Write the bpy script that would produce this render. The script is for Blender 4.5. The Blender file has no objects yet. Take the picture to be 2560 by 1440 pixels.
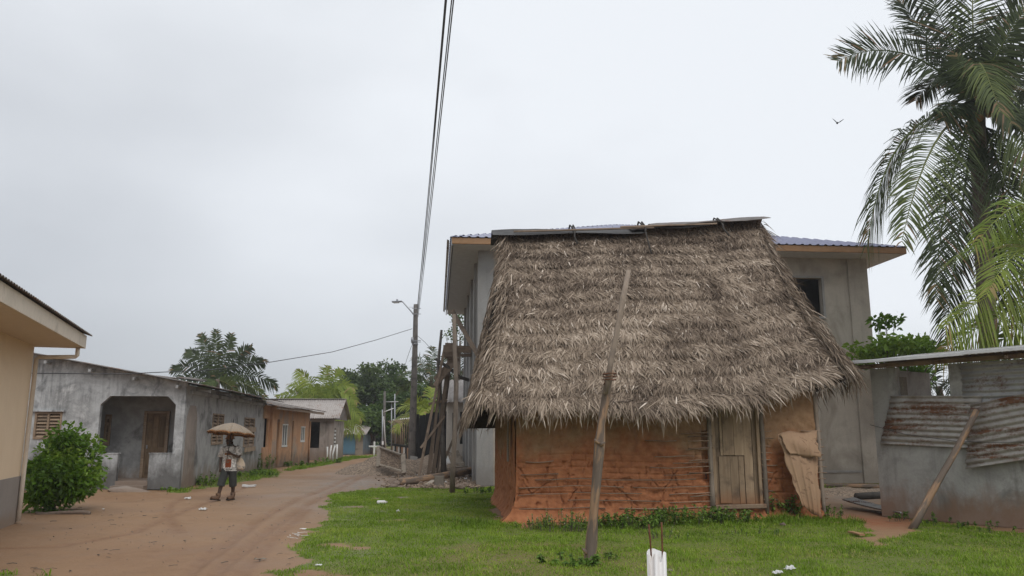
import bpy, bmesh, math, random
import numpy as np
from mathutils import Vector, Matrix
random.seed(7); rng = np.random.default_rng(11)
R = math.radians
C = bpy.context.scene.collection
sc = bpy.context.scene

# ------------------------------------------------------------------ camera
F, PITCH, CAMH = 1960.0, math.atan(360/1960.0), 1.85
cd = bpy.data.cameras.new('camera'); cam = bpy.data.objects.new('camera', cd); C.objects.link(cam)
cam.location = (0, 0, CAMH); cam.rotation_euler = (math.pi/2 + PITCH, 0, 0)
cd.sensor_width = 36; cd.lens = F/2560*36; cd.clip_end = 3000; cd.clip_start = 0.05
sc.camera = cam

HAZE = 0.0008
# ------------------------------------------------------------------ sky: even rain cloud over a clear-sky base
SUN_EL, SUN_AZ = 54, 155          # azimuth clockwise from +Y: the brighter cloud is up to the right
w = bpy.data.worlds.new('World'); sc.world = w; w.use_nodes = True
nt = w.node_tree; nt.nodes.clear()
o = nt.nodes.new('ShaderNodeOutputWorld'); bg = nt.nodes.new('ShaderNodeBackground')
sky = nt.nodes.new('ShaderNodeTexSky'); sky.sky_type = 'NISHITA'; sky.sun_disc = False
sky.sun_elevation = R(SUN_EL); sky.sun_rotation = R(SUN_AZ)
tc = nt.nodes.new('ShaderNodeTexCoord')
mp = nt.nodes.new('ShaderNodeMapping'); mp.inputs['Scale'].default_value = (1.3, 1.3, 2.6)
nz = nt.nodes.new('ShaderNodeTexNoise'); nz.inputs['Scale'].default_value = 1.5; nz.inputs['Detail'].default_value = 5; nz.inputs['Roughness'].default_value = .45
nt.links.new(tc.outputs['Generated'], mp.inputs['Vector']); nt.links.new(mp.outputs[0], nz.inputs['Vector'])
sx = nt.nodes.new('ShaderNodeSeparateXYZ'); nt.links.new(tc.outputs['Generated'], sx.inputs[0])
el = nt.nodes.new('ShaderNodeMapRange'); el.inputs[1].default_value = -.28; el.inputs[2].default_value = .62; el.inputs[3].default_value = 0; el.inputs[4].default_value = 1

nt.links.new(tc.outputs['Generated'], mp.inputs['Vector'])
ad = nt.nodes.new('ShaderNodeMath'); ad.operation = 'MULTIPLY_ADD'; ad.inputs[1].default_value = .9; nt.links.new(nz.outputs['Fac'], ad.inputs[0])
sb = nt.nodes.new('ShaderNodeMath'); sb.operation = 'SUBTRACT'; sb.inputs[1].default_value = .515
sd_ = nt.nodes.new('ShaderNodeVectorMath'); sd_.operation = 'DOT_PRODUCT'; sd_.inputs[1].default_value = (.46, .12, .88); nt.links.new(tc.outputs['Generated'], sd_.inputs[0])
nt.links.new(ad.outputs[0], sb.inputs[0]); nt.links.new(el.outputs[0], ad.inputs[2])
cr = nt.nodes.new('ShaderNodeValToRGB'); nt.links.new(sb.outputs[0], cr.inputs[0]); nt.links.new(sd_.outputs['Value'], el.inputs[0])
e = cr.color_ramp.elements
e[0].position = 0.0; e[0].color = (4.7, 4.95, 5.35, 1); e[1].position = .8; e[1].color = (9.3, 9.65, 10.1, 1)
mx = nt.nodes.new('ShaderNodeMix'); mx.data_type = 'RGBA'; mx.inputs[0].default_value = .93
nt.links.new(sky.outputs[0], mx.inputs[6]); nt.links.new(cr.outputs[0], mx.inputs[7])
nt.links.new(mx.outputs[2], bg.inputs['Color']); bg.inputs['Strength'].default_value = .1
nt.links.new(bg.outputs[0], o.inputs[0])

sl = bpy.data.lights.new('sun', 'SUN'); sl.energy = 1.5; sl.angle = R(40); sl.color = (1, .97, .93)
so = bpy.data.objects.new('sun', sl); C.objects.link(so)
_az, _el = R(SUN_AZ), R(SUN_EL)
so.rotation_euler = Vector((-math.sin(_az)*math.cos(_el), -math.cos(_az)*math.cos(_el), -math.sin(_el))).to_track_quat('-Z', 'Y').to_euler()
so.location = (0, -20, 40)
vs = sc.view_settings; vs.view_transform = 'Standard'; vs.look = 'None'; vs.gamma = 1; vs.exposure = 0; vs.use_curve_mapping = False
sc.cycles.max_bounces = 6; sc.cycles.transparent_max_bounces = 6; sc.cycles.volume_bounces = 0
sc.cycles.use_denoising = True
sc.cycles.diffuse_bounces = 3; sc.cycles.glossy_bounces = 2

# ------------------------------------------------------------------ surveying helpers (photo pixel -> place in the village)
cp, sp = math.cos(PITCH), math.sin(PITCH)
def ray(u, v):
    x, y = (u-1280)/F, (720-v)/F
    return Vector((x, cp - sp*y, sp + cp*y))
def P(u, v, Y):
    d = ray(u, v); return Vector((0, 0, CAMH)) + d*(Y/d.y)
def G(u, v, z=0.0):
    d = ray(u, v); return Vector((0, 0, CAMH)) + d*((z-CAMH)/d.z)
def loc_on(root, u, v, x=None, y=None, z=None):
    """local point of a thing where the line of sight meets its local plane x=, y= or z="""
    M = Matrix.Translation(root.location) @ Matrix.Rotation(root.rotation_euler.z, 4, 'Z')
    Mi = M.inverted(); o_ = Mi @ Vector((0, 0, CAMH)); d = (Mi.to_3x3() @ ray(u, v))
    if x is not None: t = (x-o_.x)/d.x
    elif y is not None: t = (y-o_.y)/d.y
    else: t = (z-o_.z)/d.z
    return o_ + d*t

# ------------------------------------------------------------------ object helpers
def tag(o, label=None, cat=None, group=None, kind=None):
    if label: o['label'] = label
    if cat: o['category'] = cat
    if group: o['group'] = group
    if kind or cat: o['kind'] = kind or 'thing'
    return o
def thing(name, label, cat, loc=(0, 0, 0), rotz=0.0, group=None):
    o = bpy.data.objects.new(name, None); C.objects.link(o); o.empty_display_size = .3
    o.location = loc; o.rotation_euler = (0, 0, rotz)
    return tag(o, label, cat, group)
def link(name, me, parent=None, m=None, loc=None, rot=None):
    o = bpy.data.objects.new(name, me); C.objects.link(o); o.parent = parent
    if m is not None and len(me.materials) == 0: me.materials.append(m)
    if loc is not None: o.location = loc
    if rot is not None: o.rotation_euler = rot
    return o
def jit(a): return random.uniform(-a, a)

class MB:
    def __init__(s): s.v = []; s.f = []
    def add(s, vs, fs):
        b = len(s.v); s.v += [tuple(p) for p in vs]; s.f += [tuple(b+i for i in f) for f in fs]; return s
    def box(s, x0, x1, y0, y1, z0, z1, M=None):
        vs = [Vector((x, y, z)) for z in (z0, z1) for y in (y0, y1) for x in (x0, x1)]
        if M: vs = [M @ p for p in vs]
        return s.add(vs, [(0, 2, 3, 1), (4, 5, 7, 6), (0, 1, 5, 4), (2, 6, 7, 3), (0, 4, 6, 2), (1, 3, 7, 5)])
    def beam(s, a, b, w, h, up=(0, 0, 1), c=None, n=1, wob=0.0):
        """bevelled board from a to b: w across, h along the up hint"""
        a, b = Vector(a), Vector(b); d = (b-a); L = d.length; d.normalize(); up = Vector(up)
        if abs(d.dot(up)) > .98: up = Vector((1, 0, 0)) if abs(d.x) < .9 else Vector((0, 1, 0))
        sd = d.cross(up).normalized(); u = sd.cross(d).normalized()
        if c is None: c = min(w, h)*.12
        prof = [(-w/2+c, -h/2), (w/2-c, -h/2), (w/2, -h/2+c), (w/2, h/2-c), (w/2-c, h/2), (-w/2+c, h/2), (-w/2, h/2-c), (-w/2, -h/2+c)]
        vs = []
        for i in range(n+1):
            o_ = a + d*(L*i/n) + (sd*jit(wob) + u*jit(wob))
            vs += [o_ + sd*p + u*q for p, q in prof]
        fs = []
        for i in range(n):
            for k in range(8):
                k2 = (k+1) % 8; fs.append((i*8+k, i*8+k2, (i+1)*8+k2, (i+1)*8+k))
        fs.append(tuple(range(7, -1, -1))); fs.append(tuple(n*8+k for k in range(8)))
        return s.add(vs, fs)
    def tube(s, pts, rad, n=8, cap=True, rough=0.0):
        pts = [Vector(p) for p in pts]
        if not hasattr(rad, '__len__'): rad = [rad]*len(pts)
        vs = []; ref = None
        for i, p in enumerate(pts):
            t = (pts[min(i+1, len(pts)-1)] - pts[max(i-1, 0)]).normalized()
            if ref is None: ref = Vector((0, 1, 0)) if abs(t.y) < .8 else Vector((1, 0, 0))
            a = t.cross(ref).normalized(); b = t.cross(a).normalized(); ref = -a.cross(t) if False else ref
            for k in range(n):
                an = 2*math.pi*k/n; r = rad[i]*(1+jit(rough))
                vs.append(p + a*(math.cos(an)*r) + b*(math.sin(an)*r))
        fs = []
        for i in range(len(pts)-1):
            for k in range(n):
                k2 = (k+1) % n; fs.append((i*n+k, (i+1)*n+k, (i+1)*n+k2, i*n+k2))
        if cap:
            fs.append(tuple(range(n))); fs.append(tuple((len(pts)-1)*n+k for k in range(n-1, -1, -1)))
        return s.add(vs, fs)
    def prism(s, poly, M, t):
        """polygon (a,z) extruded by t through map M(a,d,z)"""
        n = len(poly)
        vs = [M(a, 0, z) for a, z in poly] + [M(a, t, z) for a, z in poly]
        fs = [tuple(range(n)), tuple(range(2*n-1, n-1, -1))] + [(i, n+i, n+(i+1) % n, (i+1) % n) for i in range(n)]
        return s.add(vs, fs)
    def wall(s, M, a0, a1, H, t, openings=(), top=None, extra=()):
        """wall slab with openings; M(a,d,z) maps along/depth/up to local space, top(a) gives a sloping top"""
        ca = sorted(set([a0, a1, *extra] + [q for o_ in openings for q in o_[:2]]))
        cz = sorted(set([0.0, H] + [q for o_ in openings for q in o_[2:4]]))
        def hit(i, j):
            am, zm = (ca[i]+ca[i+1])/2, (cz[j]+cz[j+1])/2
            return any(q[0] < am < q[1] and q[2] < zm < q[3] for q in openings)
        def zz(a, z): return top(a) if (top and z == H) else z
        nx, nz_ = len(ca)-1, len(cz)-1
        for i in range(nx):
            for j in range(nz_):
                if hit(i, j): continue
                A, B, Z0, Z1 = ca[i], ca[i+1], cz[j], cz[j+1]
                for d in (0, t): s.add([M(A, d, zz(A, Z0)), M(B, d, zz(B, Z0)), M(B, d, zz(B, Z1)), M(A, d, zz(A, Z1))], [(0, 1, 2, 3)])
                for di, dj, e1, e2 in ((-1, 0, (A, Z0), (A, Z1)), (1, 0, (B, Z0), (B, Z1)), (0, -1, (A, Z0), (B, Z0)), (0, 1, (A, Z1), (B, Z1))):
                    ii, jj = i+di, j+dj
                    if ii < 0 or jj < 0 or ii >= nx or jj >= nz_ or hit(ii, jj):
                        s.add([M(e1[0], 0, zz(*e1)), M(e2[0], 0, zz(*e2)), M(e2[0], t, zz(*e2)), M(e1[0], t, zz(*e1))], [(0, 1, 2, 3)])
        return s
    def mesh(s, name, smooth=False):
        me = bpy.data.meshes.new(name); me.from_pydata(s.v, [], s.f); me.update()
        if smooth:
            me.polygons.foreach_set('use_smooth', [True]*len(me.polygons))
        return me
    def build(s, name, m, parent=None, smooth=False, fix=False, loc=None, rot=None):
        me = s.mesh(name, smooth)
        if fix:
            bm = bmesh.new(); bm.from_mesh(me); bmesh.ops.remove_doubles(bm, verts=bm.verts, dist=1e-4)
            bmesh.ops.recalc_face_normals(bm, faces=bm.faces); bm.to_mesh(me); bm.free()
        return link(name, me, parent, m, loc, rot)

def np_mesh(name, V, faces_list, tint=None, smooth=False, col=None):
    """V (n,3); faces_list = list of int arrays (m,k)"""
    me = bpy.data.meshes.new(name)
    V = np.asarray(V, dtype=np.float32)
    me.vertices.add(len(V)); me.vertices.foreach_set('co', V.ravel())
    loops = np.concatenate([f.ravel() for f in faces_list]).astype(np.int32)
    tot = np.concatenate([np.full(len(f), f.shape[1]) for f in faces_list]).astype(np.int32)
    st = np.concatenate([[0], np.cumsum(tot)[:-1]]).astype(np.int32)
    me.loops.add(len(loops)); me.loops.foreach_set('vertex_index', loops)
    me.polygons.add(len(tot)); me.polygons.foreach_set('loop_start', st); me.polygons.foreach_set('loop_total', tot)
    if smooth: me.polygons.foreach_set('use_smooth', np.ones(len(tot), dtype=bool))
    me.update(calc_edges=True)
    if tint is not None:
        a = me.attributes.new('tint', 'FLOAT', 'POINT'); a.data.foreach_set('value', np.asarray(tint, dtype=np.float32))
    if col is not None:
        a = me.attributes.new('zone', 'FLOAT_COLOR', 'POINT'); a.data.foreach_set('color', np.asarray(col, dtype=np.float32).ravel())
    return me

def nrm(a): return a/np.maximum(np.linalg.norm(a, axis=-1, keepdims=True), 1e-9)
def leaf_arrays(Pb, D, W, B, tint, secs=((0, .5), (.5, 1.0)), fold=None):
    """N strips: base Pb, vector D to the tip, width vector W, bend B (added as t^2)."""
    N = len(Pb); k = len(secs); vs = []
    for t, wd in secs:
        c = Pb + D*t + B*(t*t)
        vs.append(c - W*(wd*.5)); vs.append(c + W*(wd*.5))
    vs.append(Pb + D + B)
    V = np.stack(vs, axis=1); m = 2*k+1
    base = (np.arange(N)*m)[:, None]
    quads = [base + np.array([[2*i, 2*i+1, 2*i+3, 2*i+2]]) for i in range(k-1)]
    tri = base + np.array([[2*k-2, 2*k-1, 2*k]])
    return V.reshape(-1, 3), ([np.concatenate(quads)] if quads else []) + [tri], np.repeat(tint, m)
def leaves(name, Pb, D, W, B, tint, m, parent=None, secs=((0, .5), (.5, 1.0))):
    V, fl, tt = leaf_arrays(Pb, D, W, B, tint, secs)
    return link(name, np_mesh(name, V, fl, tt), parent, m)

def vnoise(x, y, s, seed=0):
    """cheap smooth value noise, vectorised, about 0..1"""
    x = np.asarray(x)/s; y = np.asarray(y)/s
    xi, yi = np.floor(x).astype(np.int64), np.floor(y).astype(np.int64); fx, fy = x-xi, y-yi
    fx = fx*fx*(3-2*fx); fy = fy*fy*(3-2*fy)
    def h(a, b):
        n = (a*374761393 + b*668265263 + seed*982451653) & 0x7fffffff
        n = ((n ^ (n >> 13))*1274126177) & 0x7fffffff
        return ((n ^ (n >> 16)) & 0xffff)/65535.0
    return (h(xi, yi)*(1-fx)+h(xi+1, yi)*fx)*(1-fy) + (h(xi, yi+1)*(1-fx)+h(xi+1, yi+1)*fx)*fy
def in_poly(x, y, poly):
    c = np.zeros(np.shape(x), dtype=bool); n = len(poly)
    for i in range(n):
        x1, y1 = poly[i]; x2, y2 = poly[(i+1) % n]
        if y1 == y2: continue
        c ^= ((y1 > y) != (y2 > y)) & (x < (x2-x1)*(y-y1)/(y2-y1)+x1)
    return c

# ------------------------------------------------------------------ materials
class NB:
    def __init__(s, name):
        s.m = bpy.data.materials.new(name); s.m.use_nodes = True; s.nt = s.m.node_tree; s.nt.nodes.clear()
    def n(s, t, ins=None, **pr):
        nd = s.nt.nodes.new(t)
        for k, v in pr.items(): setattr(nd, k, v)
        for k, v in (ins or {}).items():
            if isinstance(v, bpy.types.NodeSocket): s.nt.links.new(v, nd.inputs[k])
            else: nd.inputs[k].default_value = v
        return nd
    def co(s, sc_=(1, 1, 1), kind='Object', off=(0, 0, 0)):
        t = s.n('ShaderNodeTexCoord').outputs[kind]
        r = s.n('ShaderNodeObjectInfo').outputs['Random']
        r3 = s.n('ShaderNodeMath', {0: r, 1: 37.0}, operation='MULTIPLY').outputs[0]
        v = s.n('ShaderNodeVectorMath', {0: t, 1: r3}, operation='ADD').outputs[0] if kind == 'Object' and off is None else t
        return s.n('ShaderNodeMapping', {'Vector': v, 'Scale': sc_}).outputs[0]
    def noise(s, v, scale, det=4, rough=.6, dist=0.0):
        return s.n('ShaderNodeTexNoise', {'Vector': v, 'Scale': scale, 'Detail': det, 'Roughness': rough, 'Distortion': dist}).outputs['Fac']
    def ramp(s, f, st):
        r = s.n('ShaderNodeValToRGB', {0: f}); el = r.color_ramp.elements
        while len(el) < len(st): el.new(.5)
        for q, (p_, c_) in zip(el, st):
            q.position = p_; q.color = (c_, c_, c_, 1) if not hasattr(c_, '__len__') else (*c_[:3], 1)
        return r.outputs[0]
    def mix(s, f, a, b, mode='MIX'):
        def k(c_): return (*c_, 1) if hasattr(c_, '__len__') and len(c_) == 3 else c_
        q = s.n('ShaderNodeMix', data_type='RGBA', blend_type=mode)
        for i, v in ((0, f), (6, k(a)), (7, k(b))):
            if isinstance(v, bpy.types.NodeSocket): s.nt.links.new(v, q.inputs[i])
            else: q.inputs[i].default_value = v
        return q.outputs[2]
    def math(s, op, a, b=0.0, clamp=False):
        return s.n('ShaderNodeMath', {0: a, 1: b}, operation=op, use_clamp=clamp).outputs[0]
    def rng(s, f, a, b, c=0.0, d=1.0):
        return s.n('ShaderNodeMapRange', {0: f, 1: a, 2: b, 3: c, 4: d}).outputs[0]
    def z(s): return s.n('ShaderNodeSeparateXYZ', {0: s.n('ShaderNodeTexCoord').outputs['Object']}).outputs[2]
    def attr(s, nme, out='Fac'): return s.n('ShaderNodeAttribute', attribute_name=nme).outputs[out]
    def rnd(s): return s.n('ShaderNodeObjectInfo').outputs['Random']
    def bump(s, h, st=.4, d=.02, nor=None):
        i = {'Height': h, 'Strength': st, 'Distance': d}
        if nor is not None: i['Normal'] = nor
        return s.n('ShaderNodeBump', i).outputs[0]
    def out(s, col, rough=.8, nor=None, spec=.3, metal=0.0, sss=None, trans=None):
        i = {'Base Color': (*col, 1) if hasattr(col, '__len__') and len(col) == 3 else col, 'Roughness': rough, 'Metallic': metal, 'Specular IOR Level': spec}
        if nor is not None: i['Normal'] = nor
        b = s.n('ShaderNodeBsdfPrincipled', i); sh = b.outputs[0]
        if trans:
            t = s.n('ShaderNodeBsdfTranslucent', {'Color': i['Base Color']})
            q = s.n('ShaderNodeMixShader', {0: trans, 1: sh, 2: t.outputs[0]}); sh = q.outputs[0]
        o_ = s.n('ShaderNodeOutputMaterial', {'Surface': sh}); return s.m

def weathered(name, cols, scale=1.2, stain=None, streak=0.0, base=None, rough=.8, bump=.25, bscale=30, fine=.12, seedoff=0):
    """plaster or paint: blotches of cols, dark vertical streaks, blotchy stain colour, dirt rising from the ground"""
    b = NB(name); v = b.co((1, 1, 1))
    n1 = b.noise(v, scale, 6, .62, .3)
    c = b.ramp(n1, [(.3 + .4*i/max(1, len(cols)-1), q) for i, q in enumerate(cols)])
    n2 = b.noise(v, bscale, 4, .7)
    c = b.mix(1.0, c, b.ramp(n2, [(.2, 1-fine), (.8, 1+fine)]), 'MULTIPLY')
    if stain:
        s_ = b.noise(b.co((1.1, 1.1, .8)), stain[1], 6, .65, .5)
        c = b.mix(b.ramp(s_, [(stain[2], 0), (min(1, stain[2]+.14), stain[3])]), c, stain[0])
    if streak:
        s_ = b.noise(b.co((5, 5, .35)), 1.6, 4, .6)
        s_ = b.math('MULTIPLY', b.ramp(s_, [(.48, 0), (.75, streak)]), b.ramp(b.noise(v, .8, 3, .6), [(.4, 0), (.6, 1)]))
        c = b.mix(s_, c, (.05, .05, .05))
    if base:   # (colour, height, amount)
        zz = b.z(); nn = b.noise(b.co((1.6, 1.6, .9)), 1.5, 5, .65)
        f = b.math('ADD', b.math('DIVIDE', zz, base[1]), b.math('MULTIPLY', b.math('SUBTRACT', nn, .5), 1.7))
        c = b.mix(b.ramp(f, [(.25, base[2]), (.95, 0)]), c, base[0])
    h = b.math('ADD', n2, b.math('MULTIPLY', n1, 1.5))
    return b.out(c, rough, b.bump(h, bump, .02))

def leafmat(name, stops, rough=.45, trans=.22, spec=.4):
    spec *= .6
    b = NB(name); t = b.attr('tint')
    c = b.ramp(t, stops)
    return b.out(c, rough, None, spec, trans=trans)

def plankmat(name, c1, c2, c3, grain=(2, 2, 30), rough=.75, mud=None, aa=0):
    """boards: colour differs from board to board; the grain follows local axes"""
    b = NB(name); v = b.co(grain, 'Object', None)
    n = b.noise(v, 1.5, 5, .6, .4); big = b.noise(b.co((2, 2, 2), 'Object', None), 1.3, 4, .6)
    c = b.mix(b.ramp(n, [(.3, 0), (.72, 1)]), c1, c2)
    c = b.mix(b.ramp(big, [(.5, 0), (.68, .85)]), c, c3)
    rr = b.rng(b.rnd(), 0, 1, .65, 1.25)
    c = b.mix(1.0, c, b.n('ShaderNodeCombineXYZ', {0: rr, 1: rr, 2: rr}).outputs[0], 'MULTIPLY')
    if mud:
        wz = b.n('ShaderNodeSeparateXYZ', {0: b.n('ShaderNodeNewGeometry').outputs['Position']}).outputs[2]
        c = b.mix(b.ramp(b.math('ADD', wz, b.math('MULTIPLY', big, .35)), [(mud[1], mud[2]), (min(1, mud[1]+.35), 0)]), c, mud[0])
    return b.out(c, rough, b.bump(n, .35, .01))

def metalmat(name, cols, rust, amount, rough=.45, metal=.5, axis=(1, 1, 1)):
    b = NB(name); v = b.co((1, 1, 1), 'Object', None)
    n = b.noise(v, 2.2, 5, .65)
    c = b.ramp(n, [(.3+.4*i/max(1, len(cols)-1), q) for i, q in enumerate(cols)])
    r1 = b.noise(b.co(axis, 'Object', None), 1.6, 6, .7, .4); r2 = b.noise(v, 14, 4, .7)
    f = b.math('ADD', r1, b.math('MULTIPLY', b.math('SUBTRACT', r2, .5), .35))
    k = b.ramp(f, [(amount, 0), (amount+.12, 1)])
    rc = b.ramp(r2, [(.3, rust), (.7, [q*1.7 for q in rust])])
    c = b.mix(k, c, rc)
    b_ = b.math('MULTIPLY', b.math('SUBTRACT', 1.0, k), metal)
    m = b.out(c, .5, b.bump(r2, .12, .01), .4)
    p_ = [q for q in b.nt.nodes if q.type == 'BSDF_PRINCIPLED'][0]
    b.nt.links.new(b_, p_.inputs['Metallic']); b.nt.links.new(b.rng(k, 0, 1, rough, .9), p_.inputs['Roughness'])
    return m

def plain(name, c, rough=.7, var=.15, scale=20, spec=.3, metal=0.0, bump=.15):
    b = NB(name); n = b.noise(b.co(), scale, 4, .65)
    q = b.mix(1.0, c, b.ramp(n, [(.25, 1-var), (.75, 1+var)]), 'MULTIPLY')
    return b.out(q, rough, b.bump(n, bump, .01), spec, metal)

M = {}
M['plaster'] = weathered('grey_render', [(.36, .325, .275), (.46, .42, .36), (.32, .29, .25)], .45, ((.25, .22, .18), .6, .5, .7), .2, ((.20, .18, .15), 1.2, .55), .85, .2, 26)
M['plaster_side'] = weathered('grey_block_render', [(.36, .36, .35), (.29, .285, .275), (.34, .325, .3)], .8, ((.2, .19, .17), .9, .55, .5), .25, ((.17, .15, .13), .8, .6), .85, .2, 26)
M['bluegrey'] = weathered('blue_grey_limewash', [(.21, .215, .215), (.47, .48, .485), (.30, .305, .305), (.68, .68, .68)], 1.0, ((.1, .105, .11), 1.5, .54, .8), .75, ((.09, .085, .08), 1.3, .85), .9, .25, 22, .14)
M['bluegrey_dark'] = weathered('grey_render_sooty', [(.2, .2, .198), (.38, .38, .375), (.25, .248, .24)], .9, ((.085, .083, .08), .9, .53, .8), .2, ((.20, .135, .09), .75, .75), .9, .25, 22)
M['beige'] = weathered('cream_paint', [(.71, .56, .39), (.76, .61, .435), (.69, .54, .375)], .5, None, .05, ((.5, .38, .26), .5, .25), .7, .06, 40, .03)
M['dado'] = weathered('grey_dado_paint', [(.25, .225, .20), (.29, .26, .235), (.235, .21, .19)], .8, None, .15, ((.27, .185, .12), .35, .6), .75, .1, 40, .05)
M['trim'] = weathered('cream_trim', [(.60, .53, .44), (.68, .60, .5), (.56, .5, .41)], 1.5, ((.35, .29, .22), 2.0, .56, .5), .1, None, .7, .08, 40, .04)
M['orange'] = weathered('orange_paint', [(.42, .22, .115), (.53, .31, .18), (.40, .25, .15)], .9, ((.30, .27, .235), .8, .52, .75), .3, ((.13, .1, .075), .9, .8), .85, .2, 25)
M['third'] = weathered('stained_grey_wall', [(.34, .29, .25), (.28, .24, .21), (.38, .33, .29)], .9, ((.14, .12, .10), .9, .5, .6), .2, ((.2, .14, .1), 1.0, .7), .9, .2, 25)
M['shackwall'] = weathered('shack_render', [(.24, .235, .22), (.38, .375, .355), (.23, .225, .21)], 1.1, ((.14, .13, .115), 1.1, .54, .7), .3, ((.24, .14, .085), .8, .8), .85, .25, 24)
M['white_wall'] = weathered('pale_wall', [(.62, .57, .50), (.55, .5, .44), (.66, .61, .54)], .8, None, .2, ((.15, .12, .1), .9, .8), .85, .15, 25)
M['dark'] = plain('dark_boarding', (.018, .018, .018), .85, .4, 9)
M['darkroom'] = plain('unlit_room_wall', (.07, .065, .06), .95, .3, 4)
M['plank'] = plankmat('weathered_board', (.25, .21, .165), (.36, .31, .25), (.15, .125, .1))
M['doorplank'] = plankmat('hut_door_board', (.235, .16, .10), (.36, .265, .175), (.13, .09, .06), (9, 9, .8), .8, ((.27, .125, .055), .45, .9))
M['paneldoor'] = plankmat('brown_varnished_door', (.165, .11, .065), (.23, .16, .1), (.12, .08, .05), (12, 12, 1), .65)
M['louvre'] = plankmat('louvre_slat_wood', (.24, .17, .115), (.36, .27, .19), (.15, .11, .08), (2, 20, 20), .75)
M['scaff'] = plankmat('scaffold_board', (.19, .14, .1), (.29, .22, .165), (.12, .09, .065), (6, 6, 1.2), .8)
M['fascia'] = plankmat('fascia_timber', (.29, .165, .08), (.36, .215, .115), (.25, .145, .07), (1.2, 12, 12), .7)
M['pole'] = plankmat('bare_pole', (.21, .17, .135), (.32, .26, .205), (.15, .12, .1), (11, 11, .8), .85)
def polemat():
    b = NB('peeling_bark_pole'); v = b.co((9, 9, .9))
    n = b.noise(v, 1.3, 6, .6, .5); big = b.noise(b.co((4, 4, .8)), 1.3, 5, .6)
    grey = b.mix(n, (.085, .066, .052), (.2, .155, .122)); tan_ = b.mix(n, (.2, .115, .065), (.40, .27, .17))
    c = b.mix(b.ramp(big, [(.46, 0), (.53, 1)]), grey, tan_)
    return b.out(c, .8, b.bump(b.math('ADD', n, big), .7, .02))
M['barkpole'] = polemat()
M['utility'] = plankmat('tarred_pole', (.075, .068, .062), (.15, .135, .12), (.045, .042, .04), (14, 14, .5), .8)
M['stick'] = plankmat('lath_stick', (.22, .15, .1), (.32, .23, .16), (.19, .1, .06), (2, 30, 30), .85)
M['zinc'] = metalmat('galvanised_sheet', [(.26, .255, .25), (.36, .36, .355), (.22, .215, .21)], (.085, .038, .02), .55, .5, .35, (.5, 1, 1))
M['zinc_rust'] = metalmat('rusty_sheet', [(.26, .235, .21), (.38, .36, .335), (.23, .195, .165)], (.10, .045, .022), .505, .55, .3, (.35, 1, 3))
M['roofgrey'] = metalmat('old_roof_sheet', [(.3, .265, .24), (.38, .345, .32), (.27, .235, .21)], (.14, .075, .045), .58, .6, .2)
M['roofdark'] = metalmat('dark_roof_sheet', [(.1, .09, .085), (.16, .145, .135), (.09, .075, .065)], (.09, .045, .025), .5, .65, .15)
M['roofblue'] = metalmat('blue_roof_sheet', [(.12, .125, .22), (.15, .155, .27), (.17, .18, .29)], (.1, .1, .17), .9, .3, .35)
M['whitesheet'] = metalmat('bright_roof_sheet', [(.62, .63, .64), (.7, .71, .72), (.55, .55, .55)], (.3, .25, .2), .66, .45, .2)
M['soffit'] = plain('soffit_board', (.50, .53, .56), .8, .12, 6)
M['beige_soffit'] = plain('cream_soffit', (.60, .51, .40), .8, .05, 6)
M['pvc'] = weathered('white_pvc', [(.70, .69, .68), (.76, .75, .74), (.62, .58, .53)], 7, ((.38, .25, .16), 9, .57, .75), 0, None, .4, .03, 60, .02)
M['rust'] = plain('rusty_bar', (.13, .055, .03), .9, .5, 60)
M['wire'] = plain('black_cable', (.06, .06, .064), .6, .1, 20)
M['rope'] = plain('dark_rope', (.05, .045, .04), .9, .3, 50)
M['galv'] = plain('grey_steel', (.33, .34, .36), .45, .1, 30, .5, .4)
M['whitepaint'] = weathered('white_paint', [(.62, .62, .6), (.7, .7, .68), (.55, .54, .52)], 4, None, .15, ((.3, .2, .14), .3, .6), .6, .05, 40, .04)
M['glass'] = plain('dark_glass', (.03, .032, .035), .08, .1, 5, .6, 0, 0)
M['bluepaint'] = weathered('blue_door_paint', [(.085, .18, .25), (.1, .205, .28), (.09, .17, .23)], 1.5, None, .1, ((.12, .1, .08), .3, .5), .7, .05, 30, .04)
M['blueplaster'] = weathered('faded_blue_wall', [(.10, .14, .165), (.14, .18, .2), (.09, .12, .14)], 1.2, None, .3, ((.14, .1, .07), .5, .7), .85, .1, 25)
M['cardboard'] = None
M['rock'] = plain('grey_brown_stone', (.19, .145, .115), .9, .35, 9, .3, 0, .6)
M['concrete_block'] = plain('cast_concrete', (.19, .165, .135), .9, .2, 25, .3, 0, .4)
M['litter'] = plain('white_litter', (.6, .6, .59), .6, .08, 14)
M['palmtrunk'] = weathered('palm_trunk', [(.085, .065, .052), (.135, .108, .085), (.065, .05, .042)], 3, None, 0, None, .9, .6, 16, .3)
M['trunk'] = weathered('tree_bark', [(.10, .082, .065), (.15, .125, .1), (.08, .065, .05)], 3, None, 0, None, .9, .5, 16, .25)
M['palm'] = leafmat('palm_leaf', [(0, (.022, .032, .014)), (.45, (.06, .085, .028)), (.75, (.13, .165, .04)), (.92, (.2, .2, .075)), (1, (.20, .125, .07))], .6, .2, .3)
M['palm_bright'] = leafmat('young_palm_leaf', [(0, (.05, .085, .014)), (.5, (.15, .22, .028)), (.9, (.30, .35, .06)), (1, (.33, .24, .1))], .45, .32, .45)
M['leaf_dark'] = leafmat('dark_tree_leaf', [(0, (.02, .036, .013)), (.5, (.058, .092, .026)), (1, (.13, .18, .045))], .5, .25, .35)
M['leaf_bright'] = leafmat('bright_shrub_leaf', [(0, (.035, .08, .01)), (.5, (.11, .215, .02)), (1, (.25, .36, .05))], .45, .3, .4)
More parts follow.
